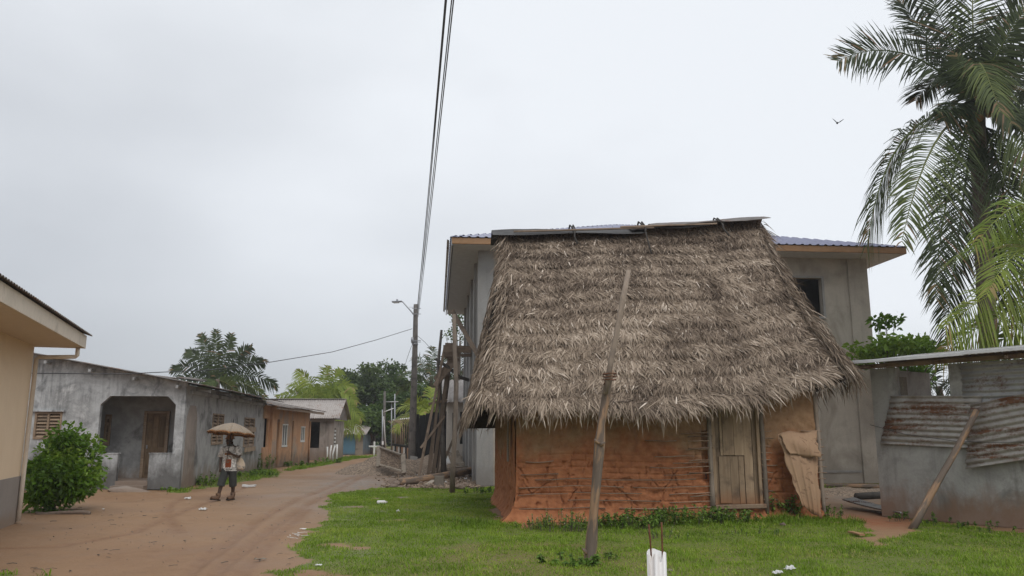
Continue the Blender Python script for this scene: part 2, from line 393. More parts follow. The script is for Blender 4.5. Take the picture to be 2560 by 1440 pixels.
M['leaf_mid'] = leafmat('mid_green_leaf', [(0, (.028, .055, .016)), (.5, (.065, .115, .026)), (1, (.13, .19, .045))], .5, .25, .35)
M['weed'] = leafmat('weed_leaf', [(0, (.05, .10, .016)), (.5, (.12, .215, .032)), (.85, (.22, .32, .06)), (.9, (.42, .42, .26)), (1, (.55, .53, .38))], .6, .25, .3)
M['grass'] = leafmat('grass_blade', [(0, (.08, .135, .014)), (.5, (.18, .29, .025)), (.8, (.27, .38, .045)), (1, (.40, .38, .12))], .6, .35, .25)
M['thatch'] = leafmat('dry_palm_thatch', [(0, (.07, .049, .036)), (.3, (.195, .148, .11)), (.6, (.335, .265, .2)), (.85, (.5, .41, .325)), (1, (.7, .61, .52))], .7, .06, .3)
M['thatch_under'] = plain('packed_thatch', (.06, .048, .038), .95, .4, 12, .2, 0, .6)
M['coconut'] = plain('coconut_husk', (.30, .15, .05), .7, .3, 8)

# ================================================================== GROUND
def px_poly(pts): return [tuple(G(u, v).xy) for u, v in pts]
LAWN = px_poly([(560, 1800), (690, 1470), (722, 1420), (748, 1370), (775, 1325), (800, 1300), (812, 1270), (822, 1242), (850, 1229), (920, 1223), (1000, 1219), (1090, 1220), (1180, 1220), (1236, 1214),
                (1246, 1240), (1238, 1262), (1222, 1282), (1255, 1305), (1310, 1324), (1400, 1316), (1500, 1308), (1900, 1300), (2060, 1292), (2105, 1298), (2150, 1308), (2175, 1322), (2135, 1342), (2165, 1360), (2235, 1346), (2268, 1325), (2285, 1298),
                (2560, 1330), (2800, 1360), (3300, 1800)])
STRIPS = [px_poly([(480, 1222), (510, 1196), (560, 1180), (640, 1168), (700, 1180), (690, 1192), (620, 1202), (540, 1216)]),
          px_poly([(395, 1232), (440, 1222), (480, 1220), (470, 1230)]),
          px_poly([(695, 1180), (740, 1166), (800, 1156), (850, 1150), (838, 1158), (770, 1170)]),
          px_poly([(815, 1156), (860, 1143), (955, 1138), (950, 1143), (880, 1148), (850, 1156)]),
          px_poly([(-80, 1480), (-40, 1432), (30, 1430), (60, 1440), (40, 1500)]), px_poly([(90, 1440), (105, 1436), (112, 1442), (96, 1446)]),
          px_poly([(2060, 1216), (2200, 1212), (2200, 1226), (2060, 1230)])]
BARE = [G(940, 1247), G(880, 1268), G(1010, 1243), G(840, 1360), G(900, 1365), G(790, 1432), G(815, 1440), G(1000, 1300), G(2090, 1305), G(2150, 1330), G(1270, 1290)]
RUTS = [px_poly(q) for q in ([(300, 1600), (500, 1410), (648, 1300), (740, 1250), (850, 1205), (960, 1165)], [(430, 1600), (533, 1437), (675, 1322), (790, 1250), (900, 1195), (990, 1165)],
                             [(-60, 1370), (150, 1362), (330, 1330), (470, 1275), (620, 1215)], [(450, 1330), (418, 1290), (426, 1262), (470, 1240)], [(560, 1600), (600, 1440), (690, 1340), (770, 1275)])]
def poly_dist(x, y, pl):
    d = np.full(np.shape(x), 1e9)
    for (x1, y1), (x2, y2) in zip(pl[:-1], pl[1:]):
        L2 = (x2-x1)**2+(y2-y1)**2; t = np.clip(((x-x1)*(x2-x1)+(y-y1)*(y2-y1))/L2, 0, 1)
        d = np.minimum(d, np.hypot(x-x1-t*(x2-x1), y-y1-t*(y2-y1)))
    return d
def lawn_mask(x, y):
    jx = x + (vnoise(x, y, .55, 3)-.5)*.55 + (vnoise(x, y, .16, 4)-.5)*.2; jy = y + (vnoise(x, y, .6, 5)-.5)*.6
    m = in_poly(jx, jy, LAWN).astype(float)
    for s_ in STRIPS: m = np.maximum(m, in_poly(jx, jy, s_))
    for b in BARE:
        d = np.hypot((x-b.x)/1.7, y-b.y) + (vnoise(x, y, .2, 9)-.5)*.3
        m *= np.clip((d-.10)/.14, 0, 1)
    return m
def gz(x, y):
    z = (vnoise(x, y, 1.9, 1)-.5)*.05 + (vnoise(x, y, .5, 2)-.5)*.022 + (vnoise(x, y, .17, 6)-.5)*.008
    near = np.clip((46-y)/10, 0, 1)
    for i, pl in enumerate(RUTS):
        d = poly_dist(x, y, pl); w_ = .10 if i < 3 else .07; a = .028 if i < 2 else .014
        z = z + near*a*(-np.exp(-(d/w_)**2)*(.7+.6*vnoise(x, y, .3, 8)) + .55*np.exp(-((d-w_*2)/(w_*.8))**2))
    return z - .012
xs = np.unique(np.concatenate([np.linspace(-400, -60, 12), np.linspace(-60, -14, 40), np.linspace(-14, 1.5, 240), np.linspace(1.5, 14, 80), np.linspace(14, 60, 30), np.linspace(60, 400, 12)]))
ys = np.unique(np.concatenate([np.linspace(-60, 4, 12), np.linspace(4, 9, 20), np.linspace(9, 30, 270), np.linspace(30, 70, 160), np.linspace(70, 420, 24)]))
gx, gy = np.meshgrid(xs, ys); gx = gx.ravel(); gy = gy.ravel(); gzv = gz(gx, gy)
nx_, ny_ = len(xs), len(ys)
ii = (np.arange(ny_-1)[:, None]*nx_ + np.arange(nx_-1)[None, :]).ravel()
lm = lawn_mask(gx, gy)
HUT0 = G(1290, 1304)
redz = np.clip(1.25 - np.hypot((gx-3.6)/4.6, (gy-17.6)/2.0), 0, .8) + .9*np.clip(1-np.hypot(gx-.1, gy-16.9)/1.1, 0, 1) + .7*np.clip(1-np.hypot((gx-7.8)/1.3, (gy-17.2)/2.2), 0, 1)
gra = np.clip(1.6-np.hypot((gx+3.0)/4.6, (gy-33)/11), 0, 1)*(.5+vnoise(gx, gy, 1.1, 12)) + np.clip(1-np.hypot((gx-9.5)/3, (gy-23)/4), 0, 1)
far = np.clip((np.hypot(gx, gy)-75)/20, 0, 1)
wet = np.zeros_like(gx)
for pl_ in RUTS: wet = np.maximum(wet, np.exp(-(poly_dist(gx, gy, pl_)/.13)**2))
wet *= np.clip((48-gy)/12, 0, 1)
wet = np.clip(wet + .6*np.clip((vnoise(gx, gy, 2.6, 91)-.62)/.2, 0, 1), 0, 1)
zone = np.stack([np.maximum(lm, far), np.clip(redz, 0, 1), np.clip(gra, 0, 1), wet], 1)
gm = np_mesh('ground', np.stack([gx, gy, gzv], 1), [np.stack([ii, ii+1, ii+nx_+1, ii+nx_], 1)], col=zone, smooth=True)
def groundmat():
    b = NB('wet_village_dirt'); v = b.co((1, 1, 1))
    n1 = b.noise(v, .35, 5, .6, .3); n2 = b.noise(v, 3.5, 6, .7); n3 = b.noise(v, 45, 4, .75)
    c = b.ramp(n1, [(.3, (.225, .13, .068)), (.5, (.275, .165, .09)), (.7, (.25, .153, .085))])
    z = b.n('ShaderNodeSeparateColor', {0: b.attr('zone', 'Color')})
    c = b.mix(b.math('MULTIPLY', z.outputs[1], b.rng(n2, .3, .6)), c, (.30, .10, .042))
    gcol = b.ramp(b.noise(v, 14, 5, .75), [(.3, (.13, .105, .085)), (.6, (.235, .195, .16)), (.8, (.31, .27, .235))])
    c = b.mix(b.math('MULTIPLY', z.outputs[2], b.rng(n2, .3, .55), True), c, gcol)
    c = b.mix(z.outputs[0], c, b.mix(n2, (.10, .12, .025), (.15, .17, .035)))
    c = b.mix(b.ramp(n2, [(.56, 0), (.72, .42)]), c, (.15, .085, .05))
    c = b.mix(1.0, c, b.ramp(n3, [(.25, .78), (.75, 1.2)]), 'MULTIPLY')
    c = b.mix(b.math('MULTIPLY', b.attr('zone', 'Alpha'), b.rng(n2, .3, .6, .3, .75)), c, (.19, .10, .052))
    h = b.math('ADD', b.math('MULTIPLY', n3, .6), b.math('MULTIPLY', n2, 1.4))
    return b.out(c, b.rng(n1, .35, .65, .55, .9), b.bump(h, .55, .03), .35)
ground = link('ground', gm, None, groundmat()); tag(ground, kind='structure')

# ------------------------------------------------------------------ grass: blades over the lawn and the wall-foot strips
def scatter(poly, n, ymax=None):
    px, py = zip(*poly); x = rng.uniform(max(min(px), -16), min(max(px), 13), n); y = rng.uniform(max(min(py), 9.3), max(py), n)
    return x, y
def grass(name, x, y, h0, h1, wd, tlo, thi):
    m = lawn_mask(x, y); k = rng.random(len(x)) < m*(.35+.65*vnoise(x, y, .35, 21)); x, y = x[k], y[k]; N = len(x)
    hh = (h0 + (h1-h0)*rng.random(N)**1.6)*(.35+1.0*vnoise(x, y, .8, 22)+.6*(vnoise(x, y, .22, 25) > .72))
    an = rng.uniform(0, 2*np.pi, N); ln = rng.uniform(.15, .8, N)
    D = np.stack([np.cos(an)*ln*hh*.5, np.sin(an)*ln*hh*.5, hh], 1); B = np.stack([np.cos(an)*ln*hh*.7, np.sin(an)*ln*hh*.7, -hh*ln*.45], 1)
    wa = an + np.pi/2 + rng.uniform(-.6, .6, N); wdt = wd*rng.uniform(.7, 1.4, N)
    W = np.stack([np.cos(wa)*wdt, np.sin(wa)*wdt, np.zeros(N)], 1)
    Pb = np.stack([x, y, gz(x, y)-.005], 1)
    t = np.clip(tlo + (thi-tlo)*(.55*vnoise(x, y, 1.4, 23)+.45*vnoise(x, y, .35, 24)) + rng.normal(0, .13, N), 0, 1)
    t = np.where(rng.random(N) < .02+.16*(vnoise(x, y, .5, 27) > .68), .97, np.minimum(t, .88))
    return Pb, D, W, B, t
x, y = scatter(LAWN, 620000); k = (y < 29) & (np.abs(x) < y*.68+1.0); x, y = x[k], y[k]
parts = [grass('lawn', x, y, .025, .075, .0095, .15, .95)]
for i, s_ in enumerate(STRIPS):
    px, py = zip(*s_); ar = (max(px)-min(px))*(max(py)-min(py)); n = int(min(16000, ar*500))
    parts.append(grass('strip', rng.uniform(min(px), max(px), n), rng.uniform(min(py), max(py), n), .06, .17, .016, .1, .7))
# lusher growth near the hut foot
n = 22000; x = rng.uniform(-1.2, 8.6, n); y = 16.75 + (x)*.095 + .15 - np.abs(rng.normal(0, .55, n))
parts.append(grass('foot', x, y, .05, .15, .011, .0, .6))
AA = [np.concatenate([p_[i] for p_ in parts]) for i in range(5)]
lawn = leaves('grass', *AA, M['grass']); tag(lawn, 'short bright green lawn in front of the thatched hut and along walls', 'grass', kind='stuff')

# ================================================================== generic pieces
def corr(p0, U, V, pitch=.08, amp=.012, nu=6, jag=0.0, bend=None, seg=6):
    """corrugated sheet: ridges run along U, waves across V"""
    p0, U, V = Vector(p0), Vector(U), Vector(V); nvec = U.cross(V).normalized()
    nw = max(1, int(round(V.length/pitch))); nv = nw*seg; mb = MB(); vs = []
    for j in range(nv+1):
        b_ = j/nv; j0, j1 = jit(jag), jit(jag)
        for i in range(nu+1):
            a = i/nu; aa = a + (j0 if i == 0 else j1 if i == nu else 0)
            p_ = p0 + U*aa + V*b_ + nvec*(amp*math.cos(2*math.pi*j/seg))
            if bend: p_ = p_ + nvec*bend(a, b_)
            vs.append(p_)
    mb.add(vs, [(j*(nu+1)+i, j*(nu+1)+i+1, (j+1)*(nu+1)+i+1, (j+1)*(nu+1)+i) for j in range(nv) for i in range(nu)])
    return mb
def sheet(name, m, parent, *a, th=.004, **k):
    o_ = corr(*a, **k).build(name, m, parent, smooth=True)
    md = o_.modifiers.new('thickness', 'SOLIDIFY'); md.thickness = th; md.offset = 0
    return o_
def plank(name, a, b, w_, h_, m, parent=None, up=(0, 0, 1), n=3, wob=.004):
    """a board with its length along local z so the grain follows it"""
    a, b = Vector(a), Vector(b); d = b-a; L = d.length
    q = d.to_track_quat('Z', 'Y'); upv = q.inverted() @ Vector(up); upv.z = 0
    if upv.length < .05: upv = Vector((0, 1, 0))
    mb = MB().beam((0, 0, 0), (0, 0, L), w_, h_, upv, None, n, wob)
    return mb.build(name, m, parent, loc=a, rot=q.to_euler())
def stick(name, pts, rad, m, parent=None, n=7, rough=.12, smooth=True):
    p0 = Vector(pts[0]); q = (Vector(pts[-1])-p0).to_track_quat('Z', 'Y'); qi = q.inverted()
    mb = MB().tube([qi @ (Vector(p_)-p0) for p_ in pts], rad, n, True, rough)
    return mb.build(name, m, parent, smooth=smooth, loc=p0, rot=q.to_euler())
def wavy(a, b, n, amp):
    a, b = Vector(a), Vector(b)
    return [a.lerp(b, i/n) + (Vector((jit(amp), jit(amp), jit(amp))) if 0 < i < n else Vector()) for i in range(n+1)]
XM = lambda x0, y0: (lambda a, d, z: Vector((x0+a, y0+d, z)))     # wall along local x
YM = lambda x0, y0: (lambda a, d, z: Vector((x0-d, y0+a, z)))     # wall along local y, thickness towards -x

# ================================================================== THATCHED HUT
TH = R(5.5)
hut = thing('thatched_hut', 'red mud hut with steep dry palm thatch roof and plank door', 'hut', (HUT0.x, HUT0.y, 0), TH)
HL, HD = 6.72, 5.9
def mudmat():
    b = NB('red_mud_daub'); v = b.co(); n1 = b.noise(v, .9, 5, .6, .4); n2 = b.noise(v, 24, 5, .7); n3 = b.noise(v, 6, 4, .6)
    red = b.ramp(n3, [(.3, (.26, .096, .042)), (.6, (.38, .155, .07)), (.8, (.43, .2, .1))])
    tan_ = b.ramp(n3, [(.3, (.25, .15, .08)), (.7, (.36, .235, .135))])
    f = b.math('ADD', b.z(), b.math('MULTIPLY', b.math('SUBTRACT', n1, .5), 2.6))
    c = b.mix(b.ramp(b.rng(f, .6, 2.3), [(.38, 0), (.72, .9)]), red, tan_)
    c = b.mix(b.ramp(n2, [(.56, 0), (.75, .5)]), c, (.15, .06, .03))
    return b.out(c, .92, b.bump(b.math('ADD', n2, n3), .6, .02), .2)
M['mud'] = mudmat()
ROWS = [.27, .40, .56, .70, .84, .97, 1.09, 1.22, 1.36, 1.50, 1.66, 1.82]
DX0, DX1 = 4.36, 5.32      # door opening
def mud_wall(L, H, seed, door=None, side=False, red_full=False):
    st = .018; na, nz2 = int(L/st)+1, int(H/st)+1
    a = np.linspace(0, L, na); zc = np.linspace(0, H, nz2)**1.0; A, Z = np.meshgrid(a, zc)
    d = .03*(vnoise(A, Z, .9, seed)-.5)*2 + .016*(vnoise(A, Z, .18, seed+1)-.5)*2 + .007*(vnoise(A, Z, .06, seed+2)-.5)*2
    strength = np.clip((1.75-Z)/.5, 0, 1)*np.clip(.35+1.2*vnoise(A, Z, 1.3, seed+7), 0, 1)
    rl = random.Random(seed)
    for r in ROWS:   # daub slumped off the laths
        zr = r + .02*np.sin(A*1.7+seed) + .03*(vnoise(A, np.full_like(A, r), 1.2, seed+5)-.5)
        d -= .03*np.exp(-((Z-zr)/.017)**2)*np.clip(strength*1.2, 0, 1)*np.clip((vnoise(A, A*0+r*10, .8, seed+61)-.42)*5, 0, 1)*(not side)
    for r0, r1 in zip(ROWS[:-1], ROWS[1:]):
        xq = rl.uniform(0, .25)
        while xq < L:
            lean = rl.uniform(-.25, .25)
            cx = xq + lean*(Z-r0) + .03*(vnoise(Z, A*0+xq, .06, seed+int(xq*50))-.5)
            inb = (Z > r0-.01) & (Z < r1+.01)
            d -= inb*.05*np.exp(-((A-cx)/.013)**2)*strength*(.35 if side else 1)
            xq += rl.uniform(.12, .95)
    if door: d -= .13*np.exp(-((A-4.17)/.075)**4)*np.clip((Z-.75)/.1, 0, 1)*np.clip((1.95-Z)/.1, 0, 1)*(vnoise(A, Z, .16, seed+40) > .35)
    for _ in range(int(L*9)):      # pits where the daub has crumbled
        px_, pz_, pr_ = rl.uniform(0, L), rl.uniform(.1, 1.9)**1.0, rl.uniform(.03, .11)
        q_ = np.hypot((A-px_)/1.5, Z-pz_)/pr_ + .7*(vnoise(A, Z, .05, seed+80)-.5)
        d -= rl.uniform(.015, .045)*np.clip(1.6-q_*1.6, 0, 1)*(1 if pz_ < 1.3 else .4)
    for _ in range(int(L*2.2)):    # slanting cracks
        cx0, cz0, sl_c, ln_ = rl.uniform(0, L*.55 if rl.random() < .6 else L), rl.uniform(.1, .9), rl.uniform(-1.6, 1.6), rl.uniform(.15, .5)
        d -= .055*np.exp(-((A-cx0-sl_c*(Z-cz0)-.05*(vnoise(Z, A*0+cx0, .07, seed+90)-.5))/.013)**2)*((Z > cz0) & (Z < cz0+ln_))
    fl = .16*np.exp(-Z/.14)*(.6+.8*vnoise(A, Z*0, .7, seed+9)) + .05*np.clip(.5-Z, 0, 1)
    cf = .2*np.exp(-Z/.16)*np.exp(-A/.5)*(.6+.8*vnoise(A, Z, .3, 77))
    dd = d + fl + cf
    if side: V = np.stack([-dd, A - (cf+fl*np.exp(-A/.2)), Z], -1)
    else: V = np.stack([A - (cf+fl*np.exp(-A/.2)), -dd, Z], -1)
    idx = np.arange(na*nz2).reshape(nz2, na)
    q = np.stack([idx[:-1, :-1], idx[:-1, 1:], idx[1:, 1:], idx[1:, :-1]], -1).reshape(-1, 4)
    if door:
        am = (A[:-1, :-1]+st/2).ravel(); zm = (Z[:-1, :-1]+st/2).ravel()
        q = q[~((am > door[0]) & (am < door[1]) & (zm > door[2]))]
    if side: q = q[:, ::-1]
    return np_mesh('mud_wall', V.reshape(-1, 3), [q], smooth=True)
link('mud_wall', mud_wall(HL, 2.75, 31, (DX0-.03, DX1+.03, .30)), hut, M['mud'])
link('mud_wall', mud_wall(HD, 2.75, 57, None, True), hut, M['mud'])
mb = MB().wall(XM(0, HD-.05), 0, HL, 2.75, .15).wall(YM(HL, .02), 0, HD-.1, 2.75, .16)
mb.build('back_wall', M['mud'], hut, fix=True)
mb = MB().box(.1, HL-.2, .16, .22, .3, 2.75); mb.build('wall_core', M['darkroom'], hut)
# corner post and grey slot board on the side wall, posts beside the door and at the far corner
stick('corner_post', wavy((HL+.03, -.03, -.1), (HL+.02, -.0, 2.7), 6, .012), .05, M['pole'], hut)
plank('slot_board', (-.085, .95, 1.2), (-.085, .95, 2.75), .03, .22, M['plank'], hut, (0, 1, 0))
stick('door_post', wavy((DX0-.11, -.06, .2), (DX0-.1, -.03, 2.6), 6, .012), [.06, .055, .05, .055, .05, .05, .05], M['pole'], hut)
stick('door_post', wavy((DX1+.13, -.06, .1), (DX1+.12, -.03, 2.6), 6, .012), .052, M['pole'], hut)
# laths showing through the daub
def lath(x0, x1, z, y=-.05, r=.012):
    n = max(3, int((x1-x0)/.35)); pts = []
    for i in range(n+1):
        t = i/n; pts.append(Vector((x0+(x1-x0)*t, y+jit(.008), z+jit(.012)+.02*math.sin((x0+(x1-x0)*t)*1.7+31))))
    return stick('lath', pts, [r*random.uniform(.8, 1.15) for _ in pts], M['stick'], hut, 6)
for z_, segs in zip(ROWS, [[(.05, 1.9), (2.2, 4.25)], [(1.1, 3.1), (3.3, 4.25)], [(.03, 1.1), (1.25, 2.7), (3.3, 4.2)], [(.05, 2.3), (2.5, 4.28)], [(.4, 3.9)], [(.1, .9), (3.2, 4.28)], [(2.9, 4.25)], [(.2, .8), (3.4, 4.28)],
                           [(3.0, 3.9)], [(3.7, 4.27)], [(2.8, 3.5)], [(3.6, 4.26)]]):
    for a_, b_ in segs: lath(a_, b_, z_+jit(.02), -.055-.1*math.exp(-z_/.14))
for z_ in (.42, .56, .84, .98, 1.12, 1.26, 1.4, 1.55, 1.7, 1.86):
    lath(DX1+.06, DX1+random.uniform(.25, .45), z_+jit(.02), -.06)
    lath(HL-random.uniform(.15, .4), HL+random.uniform(.07, .16), z_+jit(.03), -.05)
for z_ in (.5, 1.0, 1.25, 1.48, 1.62, 1.75):
    lath(3.75, 4.3, z_+jit(.03), -.075, .014)
# door: planks in a frame
door = MB().box(DX0, DX1, .06, .075, .31, 2.55).build('door', M['doorplank'], hut)
yd = .035
def dpx(u, v, y=yd): return loc_on(hut, u, v, y=y)
for (u0, u1, v0, v1) in ((1801, 1808, 1000, 1139), (1808, 1836, 1000, 1138), (1836, 1865, 1000, 1138), (1866, 1888, 1000, 1259), (1888, 1909, 1000, 1259), (1801, 1830, 1141, 1259), (1830, 1851, 1141, 1259), (1851, 1865, 1141, 1259)):
    a_, b_ = dpx(u0, v1), dpx(u1, v1); t_ = dpx((u0+u1)/2, v0)
    cx = (a_.x+b_.x)/2; plank('plank', (cx, yd+jit(.006), a_.z+jit(.008)), (cx+jit(.006), yd+jit(.006), min(t_.z, 2.5)), (b_.x-a_.x)-.007, .024, M['doorplank'], door, (0, 1, 0), 4, .0015)
for x_ in (DX0-.03, DX1+.03): plank('door_frame', (x_, -.01, .25), (x_, -.01, 2.5), .075, .07, M['doorplank'], hut, (0, 1, 0))
plank('door_sill', (DX0-.08, -.12, .27), (DX1+.08, -.12, .285), .1, .09, M['stick'], hut)

M['tarsheet'] = metalmat('wet_black_sheet', [(.035, .033, .032), (.06, .057, .055), (.03, .028, .027)], (.07, .045, .03), .6, .6, .1)
# thatch
EL, ER, RL_, RR_ = np.array([-.92, -.72, 2.39]), np.array([7.42, -.72, 2.44]), np.array([.02, 3.0, 6.95]), np.array([6.95, 3.0, 7.45])
BL, BR = np.array([-.92, 6.7, 2.0]), np.array([7.55, 6.7, 2.1])
def front_patch(s, t):
    s = s[:, None]; t = t[:, None]
    k = .010*np.sin(s*9)+.008*np.sin(s*23+1) + .035*np.clip((s-.52)/.1, 0, 1) + .075*np.clip((s-.60)/.3, 0, 1)**2 + .10*np.clip((s-.90)/.1, 0, 1)**2 + .05*np.clip((.06-s)/.06, 0, 1)
    t = k+(1-k)*t
    lo = EL+(ER-EL)*s; hi = RL_+(RR_-RL_)*s
    p_ = lo+(hi-lo)*t
    return p_ + np.array([0, -.8, .6])*(.16*np.sin(np.pi*np.clip(t, 0, 1)))*(1-np.clip(s, 0, 1)**5) - np.array([.3, 0, 0])*np.sin(np.pi*np.clip(t, 0, 1))*np.clip(s, 0, 1)**6 + np.array([.28, 0, 0])*np.sin(np.pi*np.clip(t, 0, 1))*np.clip(1-s, 0, 1)**6
def tri_patch(E0, E1, top):
    def f(s, t):
        s = s[:, None]; t = t[:, None]; lo = E0+(E1-E0)*s
        return lo+(top-lo)*t
    return f
NCRS = 13
def thatch_patch(f, nrows, dens, rs, rowlean=1.0, tl=0.0, lenk=1.0):
    outP = []
    for r in range(nrows):
        t0 = r/nrows
        n = int(dens*(1-.85*t0*rs)); s = rng.uniform(-.004, 1.004, n); t = t0 + rng.uniform(0, 1.4/nrows, n)
        fr_c = (t*NCRS + .15*np.sin(s*11) + .35*vnoise(s*6, t*2, 1.0, 3)) % 1.0
        p_ = f(s, t); e = 1e-3
        ps = f(s+e, t)-p_; pt = f(s, t+e)-p_
        sv = nrm(ps); uv = nrm(pt); nv = nrm(np.cross(sv, uv)); uv = nrm(np.cross(nv, sv))
        # bands of leaf combed one way, the next band the other
        band = np.sin(t*34 + 1.3*np.sin(s*7) + vnoise(s*8, t*6, 1.0, 5)*3.0)
        lean = rowlean*(.34*band + rng.normal(0, .42, n)) + tl*(s-.5)
        L = lenk*rng.uniform(.14, .32, n)*(1+.7*(t0 < .03))
        lift = rng.uniform(.02, .32, n) + .12*(fr_c < .3)*rng.random(n)
        D = (-uv*np.cos(lean)[:, None] + sv*np.sin(lean)[:, None])*L[:, None] + nv*(L*lift)[:, None]
        B = nv*(-L*lift*rng.uniform(.3, 1.1, n))[:, None] + sv*(L*rng.normal(0, .14, n))[:, None] - np.array([0, 0, 1])*(L*rng.uniform(0, .14, n))[:, None]
        wv = rng.uniform(.014, .031, n)
        tw = rng.normal(0, .6, n)
        W = (nrm(np.cross(D, nv))*np.cos(tw)[:, None] + nv*np.sin(tw)[:, None])*wv[:, None]
        tint = .48 + .2*(vnoise(s*9, t*7, .8, 15)-.5)*2 - .16*np.clip((vnoise(s*14, t*11, 1.0, 19)-.66)*5, 0, 1) - .06*(fr_c > .75) + .09*band + rng.normal(0, .15, n) - .08*t0
        hi_ = rng.random(n) < .018; tint = np.where(hi_, .95, np.clip(tint, .0, .88))
        outP.append((p_ + nv*(-.02+.045*(1-fr_c)+.03*rng.random(n))[:, None], D, W, B, tint))
    return [np.concatenate([q[i] for q in outP]) for i in range(5)]
TH_ = [thatch_patch(front_patch, 84, 900, 0.14), thatch_patch(tri_patch(BL, EL, RL_), 36, 330, 1.0, .8), thatch_patch(tri_patch(ER+np.array([0, 0, .55]), BR, RR_), 32, 300, 1.0, .8),
       thatch_patch(lambda s, t: (BR+(BL-BR)*s[:, None])+((RR_+(RL_-RR_)*s[:, None])-(BR+(BL-BR)*s[:, None]))*t[:, None], 24, 240, .14)]
# ragged edges: leaves poking out along both verges
def verge(A_, B_, out, n):
    t = rng.random(n); p_ = A_+(B_-A_)*t[:, None]; p_ = p_ + (np.array([.28, -.128, .096]) if out[0] < 0 else np.array([-.28, 0, 0]))*np.sin(np.pi*t)[:, None] + rng.normal(0, .06, (n, 3))
    L = rng.uniform(.25, .6, n); dn = nrm((A_-B_))
    D = (dn*rng.uniform(.5, 1, n)[:, None] + out*rng.uniform(.1, .75, n)[:, None] + rng.normal(0, .15, (n, 3))); D = nrm(D)*L[:, None]
    B = np.stack([np.zeros(n), np.zeros(n), -L*rng.uniform(.1, .4, n)], 1)
    W = nrm(np.cross(D, rng.normal(0, 1, (n, 3))))*rng.uniform(.012, .03, n)[:, None]
    return p_, D, W, B, np.clip(rng.normal(.45, .2, n), 0, .9)
TH_ += [verge(EL, RL_, np.array([-.6, -.3, 0]), 1500), verge(np.array(ER)+np.array([0, .4, .75]), RR_, np.array([.55, -.2, 0]), 1500)]
AA = [np.concatenate([q[i] for q in TH_]) for i in range(5)]
th = leaves('thatch', *AA, M['thatch'], hut, ((0, .7), (.35, 1.0), (.72, .75))); tag(th, kind='stuff')
# shell under the thatch
g = np.linspace(0, 1, 13); S_, T_ = np.meshgrid(g, g); pf = front_patch(S_.ravel(), T_.ravel()) - np.array([0, -.8, .6])*.07
idx = np.arange(169).reshape(13, 13); fq = np.stack([idx[:-1, :-1], idx[:-1, 1:], idx[1:, 1:], idx[1:, :-1]], -1).reshape(-1, 4)
link('thatch_bed', np_mesh('thatch_bed', pf, [fq]), hut, M['thatch_under'])
inn = lambda q, dx, dy: tuple(q+np.array([dx, dy, -.05]))
MB().add([inn(EL, .08, .08), inn(BL, .08, -.08), inn(RL_, .06, 0), inn(ER, -.08, .3)+tuple()], [(0, 1, 2)]).add([inn(ER+np.array([0, 0, .6]), -.12, .3), inn(BR, -.12, -.1), inn(RR_, -.1, 0)], [(0, 1, 2)]).add(
    [inn(BL, .1, -.1), inn(BR, -.1, -.1), inn(RR_, -.1, 0), inn(RL_, .1, 0)], [(0, 1, 2, 3)]).build('thatch_back', M['thatch_under'], hut)
# hanging eave fringe: single leaves one can pick out
fr_meshes = []
for i in range(10):
    L = .34+.03*i; n = 1; wd = random.uniform(.022, .04)
    V, fl, tt = leaf_arrays(np.zeros((1, 3)), np.array([[jit(.12), -.10, -L]]), np.array([[wd, jit(.02), 0]]), np.array([[jit(.1), jit(.05), -.03]]), np.array([random.uniform(.35, .98)]), ((0, .7), (.4, 1), (.75, .7)))
    me = np_mesh('thatch_leaf', V, fl, tt); me.materials.append(M['thatch']); fr_meshes.append(me)
for i in range(260):
    s = np.array([(i+random.random())/260]); p_ = front_patch(s, np.array([random.uniform(-.005, .035)]))[0]
    link('thatch_leaf', random.choice(fr_meshes), hut, None, p_, (R(jit(14)), R(jit(26)), R(jit(50))))
# ridge sheets and the ropes that tie them
def ridge_sheet(x0, x1, z0, z1, mat_, drop, dy, ph):
    mb = MB(); nx2 = 14; prof = [(-.66, -drop*1.15), (-.42, -drop*.72), (-.2, -drop*.36), (-.05, -.02), (.05, -.02), (.3, -.3), (.5, -.55)]
    vs = []
    for i in range(nx2+1):
        t = i/nx2; xx = x0+(x1-x0)*t
        for y_, z_ in prof:
            vs.append((xx, 3.0+dy+y_*.75, z0+(z1-z0)*t+z_*.62+.018*math.sin(t*9+ph+y_*5)+jit(.006)))
    k = len(prof)
    mb.add(vs, [(i*k+j, (i+1)*k+j, (i+1)*k+j+1, i*k+j+1) for i in range(nx2) for j in range(k-1)])
    o_ = mb.build('ridge_sheet', mat_, hut, smooth=False); md = o_.modifiers.new('thickness', 'SOLIDIFY'); md.thickness = .006
    return o_
ridge_sheet(-.34, 3.7, 7.07, 7.22, M['tarsheet'], .36, -.06, 0)
ridge_sheet(3.3, 5.4, 7.26, 7.42, M['tarsheet'], .3, -.02, 2)
ridge_sheet(3.9, 7.12, 7.36, 7.66, M['roofdark'], .26, .03, 1)
plank('ridge_batten', (.2, 2.52, 6.93), (3.9, 2.52, 7.13), .06, .04, M['scaff'], hut)
plank('ridge_batten', (3.0, 2.5, 7.12), (5.6, 2.5, 7.27), .05, .04, M['scaff'], hut)
for x_, ln in ((1.75, .45), (3.62, 1.15), (5.72, .42)):
    zr = 7.1+.075*x_
    stick('rope', [(x_-.02, 3.25, zr-.2), (x_, 3.0, zr+.035), (x_+.02, 2.75, zr-.1), (x_+.03, 2.5, zr-.26), (x_+.01, 2.35, zr-.44), (x_+.04+jit(.05), 2.3-ln*.4, zr-.42-ln*.6)], .022, M['rope'], hut, 6, .2)
    stick('rope', [(x_+.07, 3.2, zr-.2), (x_+.09, 3.0, zr+.04), (x_+.08, 2.72, zr-.12), (x_+.04, 2.45, zr-.3), (x_, 2.36, zr-.42)], .02, M['rope'], hut, 6, .2)

